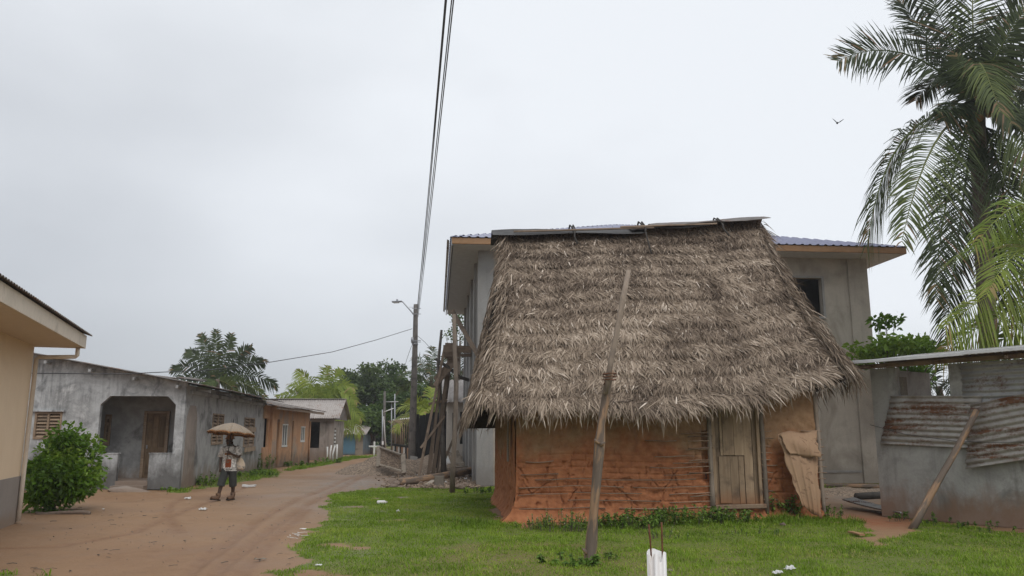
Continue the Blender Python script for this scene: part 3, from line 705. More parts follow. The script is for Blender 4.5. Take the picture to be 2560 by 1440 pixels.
# warped sheet leaning on the hut
def tansheet():
    b = NB('stained_tan_sheet'); v = b.co(); n = b.noise(v, 4.5, 6, .7, 1.2); n2 = b.noise(b.co((14, 14, 1.2)), 1.5, 4, .6)
    c = b.mix(n2, (.27, .165, .098), (.36, .24, .148))
    c = b.mix(b.ramp(n, [(.56, 0), (.63, .85)]), c, (.13, .07, .04))
    c = b.mix(b.ramp(b.z(), [(.1, .7), (.5, 0)]), c, (.30, .14, .07))
    return b.out(c, .8, b.bump(n2, .3, .01))
M['tansheet'] = tansheet()
lp = loc_on(hut, 2026, 1297, z=0); base_w = hut.location + Matrix.Rotation(TH, 3, 'Z') @ Vector((lp.x, lp.y, 0))
ls = thing('leaning_sheet', 'warped tan ribbed sheet with folded top leaning on the hut beside its door', 'sheet', (base_w.x, base_w.y, 0), TH)
lw = [loc_on(hut, u, v, y=yy) - Vector((lp.x, lp.y, 0)) for u, v, yy in ((2003, 1265, -.62), (2050, 1298, -.68), (1946, 1085, -.22), (2044, 1078, -.22))]
def sheet_grid(c00, c10, c01, c11, nu, nv, ribs, amp, bow):
    mb = MB(); vs = []
    for j in range(nv+1):
        b_ = j/nv
        for i in range(nu+1):
            a = i/nu; p_ = (c00.lerp(c10, a)).lerp(c01.lerp(c11, a), b_)
            rb = sum(math.exp(-((a-q)/.025)**2) for q in ribs)
            p_ = p_ + Vector((.03*math.sin(b_*3+1)-.05*math.sin(b_*math.pi), -amp*rb - bow*math.sin(b_*math.pi) + .03*math.sin(a*5+b_*4), .03*math.sin(a*7)*(b_ == 1) + .02*math.sin(a*9)*(b_ == 0)))
            if i in (0, nu): p_ = p_ + Vector((.022*math.sin(b_*19+i)+jit(.012), 0, jit(.01)))
            vs.append(p_)
    mb.add(vs, [(j*(nu+1)+i, j*(nu+1)+i+1, (j+1)*(nu+1)+i+1, (j+1)*(nu+1)+i) for j in range(nv) for i in range(nu)])
    return mb
o_ = sheet_grid(*lw, 40, 16, (.18, .45, .62, .85), .022, .05).build('panel', M['tansheet'], ls, smooth=True); o_.modifiers.new('thickness', 'SOLIDIFY').thickness = .008
fw = [loc_on(hut, u, v, y=yy) - Vector((lp.x, lp.y, 0)) for u, v, yy in ((1972, 1135, -.46), (2048, 1146, -.48), (1952, 1083, -.24), (2044, 1076, -.24))]
o_ = sheet_grid(fw[0], fw[1], fw[2], fw[3], 30, 10, (.3, .7), .02, .06).build('folded_flap', M['tansheet'], ls, smooth=True); o_.modifiers.new('thickness', 'SOLIDIFY').thickness = .008

# ================================================================== TWO-STOREY BUILDING
B0 = G(1195, 1214)
bld = thing('concrete_building', 'unfinished two storey grey concrete building with blue hip roof behind the hut', 'building', (B0.x, B0.y, 0), R(5.4))
BWd, BDp, BH = 14.95, 15.0, 8.45
w0, w1 = loc_on(bld, 1975, 790, y=0), loc_on(bld, 2052, 696, y=0)
mb = MB().wall(XM(0, 0), 0, BWd, BH, .22, [(w0.x, w1.x, w0.z, w1.z)]); mb.build('front_wall', M['plaster'], bld, fix=True)
mb = MB().wall(YM(.221, .221), 0, BDp-.23, BH, .22, [(3.0, 4.6, 5.3, 6.8), (9, 10.6, 5.3, 6.8), (6, 7.4, .9, 2.2)]); mb.build('side_wall', M['plaster_side'], bld, fix=True)
mb = MB().wall(YM(BWd, .221), 0, BDp-.23, BH, .22, [(5, 6.5, 5.3, 6.8)]); mb.build('side_wall', M['plaster_side'], bld, fix=True)
MB().wall(XM(0, BDp), 0, BWd, BH, .22).build('back_wall', M['plaster_side'], bld, fix=True)
MB().box(.23, BWd-.23, .23, BDp-.01, 4.15, 4.35).build('floor_slab', M['darkroom'], bld)
MB().box(8, 8.12, .23, BDp-.01, 4.36, BH).build('partition', M['darkroom'], bld)
for x_ in (BWd-.75, ): MB().box(x_, BWd+.03, -.05, -.002, 0, BH).build('corner_column', M['plaster'], bld)
MB().box(-.06, .52, -.07, -.002, 0, BH).build('corner_column', M['plaster_side'], bld)
for y_ in (2.2, 5.6, 9.6, 13.6): MB().box(-.1, -.002, y_, y_+.45, 0, BH).build('side_column', M['plaster_side'], bld)
MB().box(w0.x-.09, w1.x+.09, -.05, -.003, w1.z, w1.z+.08).box(w1.x, w1.x+.09, -.05, -.003, w0.z-.02, w1.z-.001).box(w0.x-.09, w1.x+.09, -.06, -.003, w0.z-.09, w0.z-.021).build('window_frame', M['plaster_side'], bld)
MB().box(.6, BWd-.8, -.03, -.002, .38, .46).build('plinth_line', M['plaster_side'], bld)
# hip roof
OV, ez = 1.05, BH+.02
ex0, ex1, ey0, ey1 = -OV, BWd+OV, -OV, BDp+OV; rh = 2.95; cy = (ey0+ey1)/2; half = (ey1-ey0)/2
rz0, rz1 = (ex0+half*.92, cy, ez+.2+rh), (ex1-half*.92, cy, ez+.2+rh)
def hip_face(name, e0, e1, r0, r1):
    """ribbed sheet between an eave edge and a ridge edge; ribs run up the slope"""
    e0, e1, r0, r1 = map(Vector, (e0, e1, r0, r1)); ev = (e1-e0); n = int(ev.length/.3)*6; ed = ev.normalized()
    up = (r0+r1)/2-(e0+e1)/2; up = (up - ed*up.dot(ed)); nvv = ed.cross(up).normalized()
    sl = up.length; A0 = (r0-e0).dot(ed); A1 = (r1-e0).dot(ed); vs = []
    for i in range(n+1):
        a = ev.length*i/n
        if a < A0: h = a/A0
        elif a > A1: h = (ev.length-a)/(ev.length-A1)
        else: h = 1
        k = i % 6; hh = .035 if k in (1, 2) else 0
        vs += [e0+ed*a+nvv*hh, e0+ed*a+up*max(h, .001)+nvv*hh]
    return MB().add(vs, [(2*i, 2*i+2, 2*i+3, 2*i+1) for i in range(n)]).build(name, M['roofblue'], bld)
E = [(ex0-.06, ey0-.06, ez+.22), (ex1+.06, ey0-.06, ez+.22), (ex1+.06, ey1+.06, ez+.22), (ex0-.06, ey1+.06, ez+.22)]
hip_face('roof_sheet', E[0], E[1], rz0, rz1); hip_face('roof_sheet', E[1], E[2], rz1, rz1); hip_face('roof_sheet', E[2], E[3], rz1, rz0); hip_face('roof_sheet', E[3], E[0], rz0, rz0)
MB().box(ex0+.05, ex1-.05, ey0+.05, ey1-.05, ez-.03, ez-.005).build('soffit', M['soffit'], bld)
for a_, b_ in (((ex0, ey0, ez+.09), (ex1, ey0, ez+.09)), ((ex1, ey0+.03, ez+.09), (ex1, ey1, ez+.09))):
    MB().beam(a_, b_, .045, .23).build('fascia', M['fascia'], bld)
MB().beam((ex0, ey0+.03, ez+.07), (ex0, ey1, ez+.07), .045, .28).build('fascia', M['soffit'], bld)
corr((ex0-.16, ey0+.1, ez+.17), (0, ey1-ey0, 0), (.09, 0, -.12), .16, .02, 20).build('gutter', M['zinc'], bld, smooth=True)

# ================================================================== TIN SHACK on the right
S0, S1 = G(2205, 1290), G(2560, 1322); sd = (S1-S0); sth = math.atan2(sd.y, sd.x)
shk = thing('tin_shack', 'grey walled shack patched with rusty corrugated sheets on the right', 'shack', (S0.x, S0.y, 0), sth)
SL = 8.5
def sl_(u, v, y=0.0): return loc_on(shk, u, v, y=y)
zr = 3.34; zl = sl_(2300, 1100).z
xA, xB, xC = .02, sl_(2246, 1000).x, sl_(2378, 1000).x
mb = MB().wall(XM(0, 0), 0, SL, 3.28, .16, [(xB, xC, zl+.1, 3.28), (xC+.42, SL-.4, zl+.1, 3.05)]); mb.build('front_wall', M['shackwall'], shk, fix=True)
MB().wall(YM(.16, .161), 0, 2.2, 3.28, .16).build('side_wall', M['shackwall'], shk, fix=True)
MB().wall(XM(0, 2.8), 1.6, SL, 2.0, .15).build('back_wall', M['shackwall'], shk, fix=True)
for k_ in range(3): MB().beam((xB-.08, .22, zl+.15+k_*.42), (xB-.08, .22, zl+.15+k_*.42+.4), .3, .2, (0, 1, 0)).build('concrete_block', M['concrete_block'], shk)
# roof: sheets over rafters, bright edge
rz = lambda y: zr + .0*y
for i in range(7):
    x0_ = -.42+i*1.32
    sheet('roof_sheet', M['zinc'], shk, (x0_, -.55, zr+.06+.012*(i % 2)), (0, 3.6, .42), (1.36, 0, .008), .12, .016, 4)
for i in range(3): plank('rafter', (-.3, .0+i*1.4, zr-.0+.165*i), (SL, .0+i*1.4, zr+.01+.165*i), .07, .1, M['scaff'], shk)
for i in range(6): plank('rafter', (.1+i*1.5, -.42, zr-.03), (.1+i*1.5, 2.9, zr+.36), .06, .06, M['scaff'], shk)
for a_, b_, dz in ((-.45, 2.35, 0), (2.32, 5.4, .015), (5.38, 8.8, .03)):
    plank('roof_edge', (a_, -.585+dz*.4, zr+.075+dz), (b_, -.585+dz*.4, zr+.075+dz), .07, .035, M['whitesheet'], shk, (0, 1, 0))
# wall sheets
a0, a1, a2, a3 = sl_(2226, 992, -.05), sl_(2430, 968, -.05), sl_(2202, 1112, -.05), sl_(2428, 1126, -.05)
sheet('wall_sheet', M['zinc_rust'], shk, (a2.x, -.06, a2.z+.02), (a3.x-a2.x, 0, (a3.z-a2.z)+.02), (a0.x-a2.x+.02, 0, a0.z-a2.z), .12, .017, 8, .012, lambda a, b: -.03*math.sin(a*3))
b0, b1, b2 = sl_(2412, 1020, -.03), sl_(2600, 1005, -.03), sl_(2412, 902, -.03)
sheet('wall_sheet', M['zinc'], shk, (b0.x, -.035, b0.z), (3.4, 0, .02), (0, 0, 3.26-b0.z), .12, .017, 8, .01)
c0, c2, c3 = sl_(2425, 1012, -.09), sl_(2415, 1172, -.12), sl_(2560, 1150, -.12)
slope = (c3.z-c2.z)/(c3.x-c2.x)
sheet('wall_sheet', M['zinc_rust'], shk, (c2.x, -.13, c2.z), (3.0, 0, 3.0*slope), (c0.x-c2.x, .05, c0.z-c2.z), .125, .018, 8, .008, lambda a, b: -.02*math.sin(a*4))
lk = sl_(2165, 1060, -.02)
stick('wire', [sl_(2176, 1062, -.02), sl_(2260, 1085, -.09), sl_(2390, 1103, -.1), sl_(2480, 1106, -.17), sl_(2600, 1104, -.17)], .006, M['wire'], shk, 5, 0)
# prop pole
pb = G(2278, 1322); pt = shk.location + Matrix.Rotation(sth, 3, 'Z') @ sl_(2442, 1026, -.26)
prop = stick('prop_pole', wavy((pb.x, pb.y, -.05), pt, 7, .012), [.075, .07, .07, .066, .064, .06, .06, .058], M['barkpole'], None, 9, .05)
tag(prop, 'peeled brown pole propped at a slant against the rusty shack sheets', 'pole')

# ================================================================== CREAM HOUSE (left edge)
K0 = G(38, 1303)
kh = thing('cream_house', 'cream painted house with grey dado and gutter downpipe at the left edge', 'house', (K0.x, K0.y, 0), R(19.1))
IM = lambda a, d, z: Vector((-d, a, z))      # road-side wall along local y
MB().wall(IM, -11, 0, 3.74, .2).wall(XM(-8, -.201), 0, 7.8, 3.74, .2).wall(XM(-8, -11), 0, 7.8, 3.74, .2).build('wall', M['beige'], kh, fix=True)
MB().box(-.1, .018, -11, .016, -.05, .93).box(-8, -.101, -.05, .016, -.05, .93).build('dado', M['dado'], kh)
MB().box(-7.9, .93, -11.3, .18, 3.70, 3.72).build('soffit', M['beige_soffit'], kh)
MB().beam((.95, -11.5, 3.845), (.95, .2, 3.845), .04, .29).build('fascia', M['trim'], kh)
MB().beam((-8, .2, 3.845), (.925, .2, 3.845), .04, .28, (0, 0, 1)).build('fascia', M['trim'], kh)
corr((1.06, -11.6, 4.01), (-5, 0, 1.5), (0, 11.95, 0), .15, .015, 2).build('roof_sheet', M['roofdark'], kh, smooth=True)
corr((-9.1, -11.6, 4.01), (5, 0, 1.5), (0, 11.95, 0), .15, .015, 2).build('roof_sheet', M['roofdark'], kh, smooth=True)
MB().wall(XM(-8.05, .205), 0, 9, 4.0, .02, top=lambda a: 3.99+.285*min(a, 8.1-a) if 0 < a < 8.1 else 3.99, extra=(4.05, 8.1)).build('gable_board', M['trim'], kh) if False else None
stick('downpipe', [(.86, -.06, 3.69), (.86, -.06, 3.52), (.83, -.06, 3.49), (.12, -.06, 3.46), (.075, -.06, 3.42), (.07, -.06, .9), (.07, -.06, .0)], .045, M['trim'], kh, 10, 0)

# ================================================================== WINDOWS AND DOORS
def louvre(parent, Mp, a0, a1, z0, z1, halves=1, n=9, mat='louvre', tilt=38):
    """frame with separate slats; Mp(a, d, z), d>0 goes into the wall"""
    win = MB(); fw = .06
    for A, B in ((a0, a0+fw), (a1-fw, a1)): win.prism([(A, z0), (B, z0), (B, z1), (A, z1)], lambda a, d, z: Mp(a, d-.03, z), .12)
    for A, B in ((z0, z0+fw), (z1-fw, z1)): win.prism([(a0+fw, A), (a1-fw, A), (a1-fw, B), (a0+fw, B)], lambda a, d, z: Mp(a, d-.028, z), .11)
    if halves == 2:
        am = (a0+a1)/2; win.prism([(am-.03, z0+fw), (am+.03, z0+fw), (am+.03, z1-fw), (am-.03, z1-fw)], lambda a, d, z: Mp(a, d-.026, z), .1)
    wo = win.build('window', M[mat], parent, fix=True)
    spans = [(a0+fw, a1-fw)] if halves == 1 else [(a0+fw, (a0+a1)/2-.03), ((a0+a1)/2+.03, a1-fw)]
    for A, B in spans:
        for i in range(n):
            zc = z0+fw+(z1-z0-2*fw)*(i+.5)/n; hh = (z1-z0-2*fw)/n*.62; tl = R(tilt+jit(9)); j = jit(.008)
            c_, s_ = math.cos(tl)*hh, math.sin(tl)*hh
            mb = MB(); e = .01
            prof = [(-s_, -c_*.9), (-s_+.016, -c_*.9-.004), (s_+.016, c_*.9-.004), (s_, c_*.9)]
            vs = [Mp(A+.004, .045+p_, zc+q_+j) for p_, q_ in prof] + [Mp(B-.004, .045+p_, zc+q_+j+jit(.008)) for p_, q_ in prof]
            mb.add(vs, [(0, 1, 2, 3), (7, 6, 5, 4), (0, 4, 5, 1), (1, 5, 6, 2), (2, 6, 7, 3), (3, 7, 4, 0)]).build('slat', M[mat], wo)
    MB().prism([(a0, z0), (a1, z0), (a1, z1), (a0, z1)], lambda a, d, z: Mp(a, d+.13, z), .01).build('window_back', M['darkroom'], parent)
    return wo
def white_window(parent, Mp, a0, a1, z0, z1):
    fw = .07; mb = MB()
    for A, B in ((a0, a0+fw), (a1-fw, a1), ((a0+a1)/2-.03, (a0+a1)/2+.03)): mb.prism([(A, z0), (B, z0), (B, z1), (A, z1)], lambda a, d, z: Mp(a, d-.02, z), .09)
    for A, B in ((z0-.03, z0+fw), (z1-fw, z1)): mb.prism([(a0-.04, A), (a1+.04, A), (a1+.04, B), (a0-.04, B)], lambda a, d, z: Mp(a, d-.035, z), .1)
    wo = mb.build('window', M['whitepaint'], parent, fix=True)
    for A, B in ((a0+fw, (a0+a1)/2-.03), ((a0+a1)/2+.03, a1-fw)):
        MB().prism([(A, z0+fw), (B, z0+fw), (B, z1-fw), (A, z1-fw)], lambda a, d, z: Mp(a, d+.03, z), .01).build('pane', M['glass'], wo)

# ================================================================== GREY PORCH HOUSE
Q0 = G(447, 1223)
gh = thing('grey_porch_house', 'long weathered blue grey house with chamfered porch and louvred windows', 'house', (Q0.x, Q0.y, 0), R(6.6))
GL = 13.9
def gf(u, v, y=0.0): return loc_on(gh, u, v, y=y)
def gs(u, v, x=0.0): return loc_on(gh, u, v, x=x)
FM = lambda a, d, z: Vector((a, d, z)); SM = lambda a, d, z: Vector((-d, a, z))
pz, ph = gf(300, 990).z, gf(300, 1134).z
pa, pb_, pc, pd_ = gf(243, 1100).x, gf(291, 1180).x, gf(370, 1180).x, gf(433, 1100).x
w0, w1 = gf(82, 1098), gf(157, 1030)
gtop = lambda a: 3.485 - max(a, -5.6)*.185 if a > -5.6 else 3.485+5.6*.185+(a+5.6)*.185
MB().wall(FM, -10, 0, 3.3, .18, [(pa, pd_, ph, pz), (pb_, pc, 0, ph), (w0.x, w1.x, w0.z, w1.z)], gtop, (-5.6,)).build('front_wall', M['bluegrey'], gh, fix=True)
ch = .28
MB().prism([(pa+.001, pz-.001), (pa+ch, pz-.001), (pa+.001, pz-ch)], lambda a, d, z: FM(a, d+.004, z), .17).build('porch_corner', M['bluegrey'], gh)
MB().prism([(pd_-.001, pz-.001), (pd_-ch, pz-.001), (pd_-.001, pz-ch)], lambda a, d, z: FM(a, d+.004, z), .17).build('porch_corner', M['bluegrey'], gh)
for a_, b_ in ((pa-.02, pb_+.02), (pc-.02, pd_+.1)):
    MB().beam((a_, .03, ph-.3), (b_, .03, ph-.3), .27, .66, (0, 0, 1), .03).build('parapet', M['bluegrey'], gh) if False else None
    MB().box(a_, b_, -.015, .2, ph-.01, ph+.02).build('parapet_cap', M['bluegrey'], gh)
sw1, sw1b, sw2, sw2b = gs(527, 1112), gs(560, 1034), gs(607, 1118), gs(637, 1040)
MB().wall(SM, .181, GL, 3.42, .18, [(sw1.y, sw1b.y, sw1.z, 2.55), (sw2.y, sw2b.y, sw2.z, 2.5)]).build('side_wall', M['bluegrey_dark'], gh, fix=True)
MB().wall(FM, -10, -.19, 3.4, .18).build('hidden_wall', M['bluegrey_dark'], gh) if False else None
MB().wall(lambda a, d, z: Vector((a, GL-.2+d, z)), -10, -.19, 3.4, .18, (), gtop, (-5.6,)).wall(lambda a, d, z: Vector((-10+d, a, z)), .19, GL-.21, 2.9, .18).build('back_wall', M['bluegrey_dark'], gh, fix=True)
# porch inside
PD = 1.75
PX = loc_on(gh, 259, 1114, y=PD).x-.35
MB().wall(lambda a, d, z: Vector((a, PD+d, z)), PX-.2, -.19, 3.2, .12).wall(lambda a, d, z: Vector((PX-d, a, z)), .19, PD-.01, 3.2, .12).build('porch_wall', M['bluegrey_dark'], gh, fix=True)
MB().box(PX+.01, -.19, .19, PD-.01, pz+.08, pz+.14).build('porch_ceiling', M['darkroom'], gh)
MB().box(PX+.01, -.19, .185, PD-.01, -.02, .27).box(pb_-.01, pc+.01, -.02, .184, -.02, .27).build('porch_floor', M['third'], gh)
MB().box(pb_-.02, pc+.02, -.42, -.021, -.05, .14).build('porch_step', M['third'], gh)
l0, l1 = loc_on(gh, 259, 1114, y=PD), loc_on(gh, 281, 1036, y=PD)
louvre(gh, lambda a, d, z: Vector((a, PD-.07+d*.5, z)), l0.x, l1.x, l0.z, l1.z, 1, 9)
d0, d1 = loc_on(gh, 350, 1195, y=PD), loc_on(gh, 427, 1028, y=PD)
dz0, dz1 = .28, d1.z
dr = MB().box(d0.x+.1, d1.x-.09, PD-.06, PD-.012, dz0, dz1-.08).build('door', M['paneldoor'], gh)
MB().box(d0.x, d0.x+.1, PD-.11, PD-.005, dz0, dz1).box(d1.x-.09, d1.x, PD-.11, PD-.005, dz0, dz1).box(d0.x+.101, d1.x-.091, PD-.11, PD-.005, dz1-.08, dz1).build('door_frame', M['louvre'], gh)
dw = (d1.x-d0.x)-.19
for r0, r1 in ((.06, .40), (.47, .95)):
    for c_ in range(3):
        a_ = d0.x+.1+dw*(.07+c_*.3); zz0, zz1 = dz0+(dz1-dz0-.08)*r0, dz0+(dz1-dz0-.08)*r1
        MB().beam((a_+dw*.13, PD-.066, zz0), (a_+dw*.13, PD-.066, zz1), dw*.24, .03, (0, 1, 0), .012).build('door_panel', M['paneldoor'], dr)
MB().box(d0.x+.15, d0.x+.19, PD-.1, PD-.06, dz0+1.0, dz0+1.12).build('door_handle', M['galv'], dr)
louvre(gh, FM, w0.x, w1.x, w0.z, w1.z, 2, 7)
louvre(gh, SM, sw1.y, sw1b.y, sw1.z, 2.55, 2, 9)
louvre(gh, SM, sw2.y, sw2b.y, sw2.z, 2.5, 2, 9)
MB().beam((w0.x-.08, -.05, w1.z+.03), (w1.x+.08, -.05, w1.z+.03), .08, .05).build('window_lintel', M['bluegrey'], gh)
hs = gs(622, 1123); plank('loose_board', (.1, sw2.y-.05, sw2.z-.12), (.1, sw2b.y+.05, sw2.z-.1), .02, .2, M['louvre'], gh)
plank('loose_board', (.08, sw2.y-.05, sw2.z+.75), (.08, sw2b.y+.05, sw2.z+.78), .02, .22, M['louvre'], gh)
p0_, p1_ = gs(463, 1215).y, gs(490, 1215).y
MB().prism([(.3, .0), (1.55, 0), (1.55, 2.35), (1.3, 2.75), (.6, 2.75), (.3, 2.35)], lambda a, d, z: Vector((.012-d, a, z)), .01).build('blocked_arch', M['third'], gh)
for i in range(4):
    y0_ = -.45+i*4.05
    sheet('roof_sheet', M['roofdark'], gh, (.6, y0_, 3.40+.012*(i % 2)), (-6.25, 0, 6.25*.185), (0, 4.12, 0), .13, .016, 3)
    sheet('roof_sheet', M['roofgrey'], gh, (-10.7, y0_, 3.45), (5.1, 0, 5.1*.2), (0, 4.12, 0), .16, .016, 2, seg=4)
for x_ in (-.2, -1.6, -3.0, -4.4): MB().beam((x_, -.38, 3.29-x_*.185), (x_, -.0, 3.29-x_*.185), .08, .1).build('purlin_end', M['bluegrey_dark'], gh)
for y_ in (1.2, 4.2, 8.0, 11.5): MB().beam((.0, y_, 3.32), (.5, y_, 3.24), .07, .09).build('rafter_end', M['bluegrey_dark'], gh)
MB().box(-.02, .07, .5, GL, 3.13, 3.25).build('wall_plate', M['bluegrey_dark'], gh)
for x_, y_, s_ in ((-2.2, 5.5, 1.1), (-1.7, 7.2, .8), (-1.4, 6.3, .9)):
    sheet('loose_roof_sheet', M['roofdark'], gh, (x_, y_, 3.95-.1*x_*.2), (-.9*s_, .1, .12), (.1, 1.4*s_, .06), .12, .016, 3, .02)
rkm = None

# doorstep stone
db = G(322, 1228)
def rock_mesh(name, seed, sub=2, amp=.25, flat=.7):
    bm = bmesh.new(); bmesh.ops.create_icosphere(bm, subdivisions=sub, radius=1)
    r_ = random.Random(seed); offs = [(Vector((r_.uniform(-1, 1), r_.uniform(-1, 1), r_.uniform(-1, 1))).normalized(), r_.uniform(.45, .9)) for _ in range(9)]
    for v_ in bm.verts:
        for n_, d_ in offs:
            k_ = v_.co.dot(n_)
            if k_ > d_: v_.co -= n_*(k_-d_)*.85
        v_.co *= 1+r_.uniform(-amp, amp)*.25; v_.co.z *= flat
    me = bpy.data.meshes.new(name); bm.to_mesh(me); bm.free(); return me
dsm = rock_mesh('doorstep_slab', 5, 3, .1, .9); dsm.materials.append(M['third'])
ds = link('doorstep_slab', dsm, None, None, (db.x, db.y+.05, .02)); ds.scale = (.72, .33, .16)
tag(ds, 'low rounded stone slab lying before the porch step', 'stone')

# ================================================================== ORANGE HOUSE
oh = thing('orange_house', 'small orange painted house with white windows beyond the grey house', 'house', (-12.42, 40.15, 0), R(.0))
OL = 8.7
def os_(u, v): return loc_on(oh, u, v, x=0)
def rect(u0, u1, v0, v1):
    a, b = os_(u0, v1), os_(u1, v0); c_, d_ = os_(u0, v0), os_(u1, v1)
    return (a.y, b.y, (a.z+d_.z)/2, (b.z+c_.z)/2)
o1, o2, o3, o4, o5 = rect(658, 672, 1046, 1118), rect(687, 700, 1048, 1178), rect(704, 719, 1060, 1116), rect(726, 735, 1052, 1160), rect(751, 762, 1066, 1104)
o2 = (o2[0], o2[1], .0, o2[3]); o4 = (o4[0], o4[1], .0, o4[3])
MB().wall(SM, 0, OL, 3.2, .1, [o1, o2, o3, o4, o5]).build('road_wall', M['orange'], oh, fix=True)
MB().wall(lambda a, d, z: Vector((a, OL-.001-d, z)), -6, -.201, 3.2, .2).wall(lambda a, d, z: Vector((a, d+.02, z)), -6, -.201, 3.2, .2).wall(lambda a, d, z: Vector((-6-d, a, z)), 0, OL, 3.2, .2).build('end_wall', M['orange'], oh, fix=True)
MB().box(-2.2, -2.1, .25, OL-.25, 0, 3.1).build('inner_wall', M['darkroom'], oh)
MB().box(-.14, -.1, o2[0]-.02, o2[1]+.02, 0, o2[3]).build('brown_door', M['paneldoor'], oh)
white_window(oh, SM, o3[0], o3[1], o3[2], o3[3]); white_window(oh, SM, o5[0], o5[1], o5[2], o5[3])
MB().box(-.02, .12, os_(673, 1100).y, os_(685, 1100).y, 0, 3.15).build('pillar', M['orange'], oh)
stick('corner_pipe', [(.06, OL-.1, 0), (.06, OL-.1, 2.5)], .05, M['orange'], oh, 8, 0)
for i in range(3): sheet('roof_sheet', M['roofdark'], oh, (.7, -.3+i*3.35, 3.12+.015*i), (-4.2, 0, .75), (0, 3.42, -.04), .14, .018, 3, .01)
plank('fascia', (.6, -.2, 3.05), (.6, 9.7, 2.98), .05, .14, M['scaff'], oh)
tyre = MB()
tr_pts = [Vector((math.cos(a_)*.33, math.sin(a_)*.33, 0)) for a_ in np.linspace(0, 2*math.pi, 25)]
tl_ = oh.location + Vector((-1.0, .9, 3.62)); to = tyre.tube(tr_pts, .11, 10, False).build('old_tyre', M['dark'], None, True, loc=tl_, rot=(R(10), R(10), 0))
tag(to, 'old black tyre lying on the roof where grey and orange houses meet', 'tyre')

# ================================================================== THIRD HOUSE, corrugated roof
t0 = P(830, 1155, 53); t3 = thing('roadside_house', 'stained house with pale corrugated roof and open front behind the orange house', 'house', (t0.x, 53, 0), R(4))
def tf(u, v, y=0): return loc_on(t3, u, v, y=y)
ta, tb = tf(762, 1120), tf(800, 1056)
MB().wall(FM, -5.5, 0, 2.6, .2, [(ta.x, tb.x, ta.z, 2.5)]).build('front_wall', M['third'], t3, fix=True)
MB().wall(SM, .201, 5, 2.6, .2, [(.5, 1.1, .8, 2.1)]).wall(lambda a, d, z: Vector((a, 5-d, z)), -5.5, -.21, 2.6, .2).build('side_wall', M['third'], t3, fix=True)
MB().box(-3.0, -.22, 2.6, 2.7, 0, 2.55).build('room_wall', M['darkroom'], t3)
MB().box(tb.x+.02, tb.x+.35, -.06, -.002, 0, 2.55).box(-.25, .03, -.08, -.002, 0, 2.55).build('column', M['third'], t3)
for i in range(5): MB().box(-.02, .05, .55, .95, .9+i*.24, 1.02+i*.24).build('vent_block', M['whitepaint'], t3)
MB().box(-5.5, .12, -.25, -.18, 2.55, 2.72).build('eave_beam', M['third'], t3)
for i in range(3): sheet('roof_sheet', M['roofgrey'], t3, (-5.6+i*2.0, -.5, 2.72+.01*i), (0, 3.0, 1.38), (2.04, 0, 0), .15, .02, 3, .006)
for i in range(3): sheet('roof_sheet', M['roofgrey'], t3, (-5.6+i*2.0, 5.5, 2.72+.01*i), (0, -3.0, 1.38), (2.04, 0, 0), .15, .02, 3)
MB().beam((-5.6, 2.5, 4.13), (.45, 2.5, 4.13), .3, .03).build('ridge_cap', M['roofgrey'], t3)
MB().prism([(-.4, 2.66), (5.4, 2.66), (2.5, 4.02)], lambda a, d, z: Vector((.2-d, a, z)), .05).build('gable_board', M['roofdark'], t3)

# ================================================================== BLUE SHACK at the road's end
s0 = P(905, 1137, 66); bs = thing('blue_door_shack', 'low shack with bright blue panel door and ragged tin roof at road end', 'shack', (s0.x, 66, 0), 0)
def bf(u, v, y=0): return loc_on(bs, u, v, y=y)
g0, g1, e0, e1 = bf(838, 1137), bf(856, 1088), bf(857, 1137), bf(889, 1089)
MB().wall(FM, -3.3, .0, 1.75, .15, [(g0.x, g1.x, 0, 1.6)]).wall(SM, .151, 4, 1.75, .15).wall(lambda a, d, z: Vector((a, 4-d, z)), -3.3, -.16, 1.75, .15).build('wall', M['blueplaster'], bs, fix=True)
MB().box(e0.x, e1.x, -.06, -.005, .03, 1.66).build('door', M['bluepaint'], bs)
MB().box(e1.x+.02, .05, -.03, -.004, 0, 1.74).build('brown_board', M['plank'], bs)
for i in range(4): sheet('roof_sheet', M['roofgrey'], bs, (-3.6+i*.98, -.5, 1.62+jit(.05)), (0, 2.8, .8), (1.02, 0, jit(.05)), .12, .025, 2, .03)
# white marker posts
for i, (u, vb, vt) in enumerate(((817, 1150, 1117), (825, 1149, 1113), (832, 1151, 1115), (841, 1152, 1111))):
    b_ = G(u, vb+4); h_ = P(u, vt, b_.y).z
    po = stick('marker_post', [(b_.x, b_.y, -.05), (b_.x+jit(.03), b_.y, h_*.5), (b_.x+.05*(i % 3), b_.y, h_)], .05, M['whitepaint'], None, 8, .03)
    tag(po, ['white marker post nearest the corrugated roofed house', 'thin white marker post second from the corrugated roofed house', 'slanting white marker post third from the corrugated roofed house', 'thickest white marker post nearest the blue shack'][i], 'post', 'white posts beside the road')
cx_ = G(935, 1141); cr_ = thing('white_cross', 'pale wooden cross standing on the grass at the road end', 'cross', (cx_.x, cx_.y, 0), R(8))
MB().beam((0, 0, -.1), (0, 0, 1.12), .13, .1, (0, 1, 0)).build('upright', M['whitepaint'], cr_)
MB().beam((-.42, -.005, .76), (.42, -.005, .74), .1, .12).build('crossbar', M['whitepaint'], cr_)

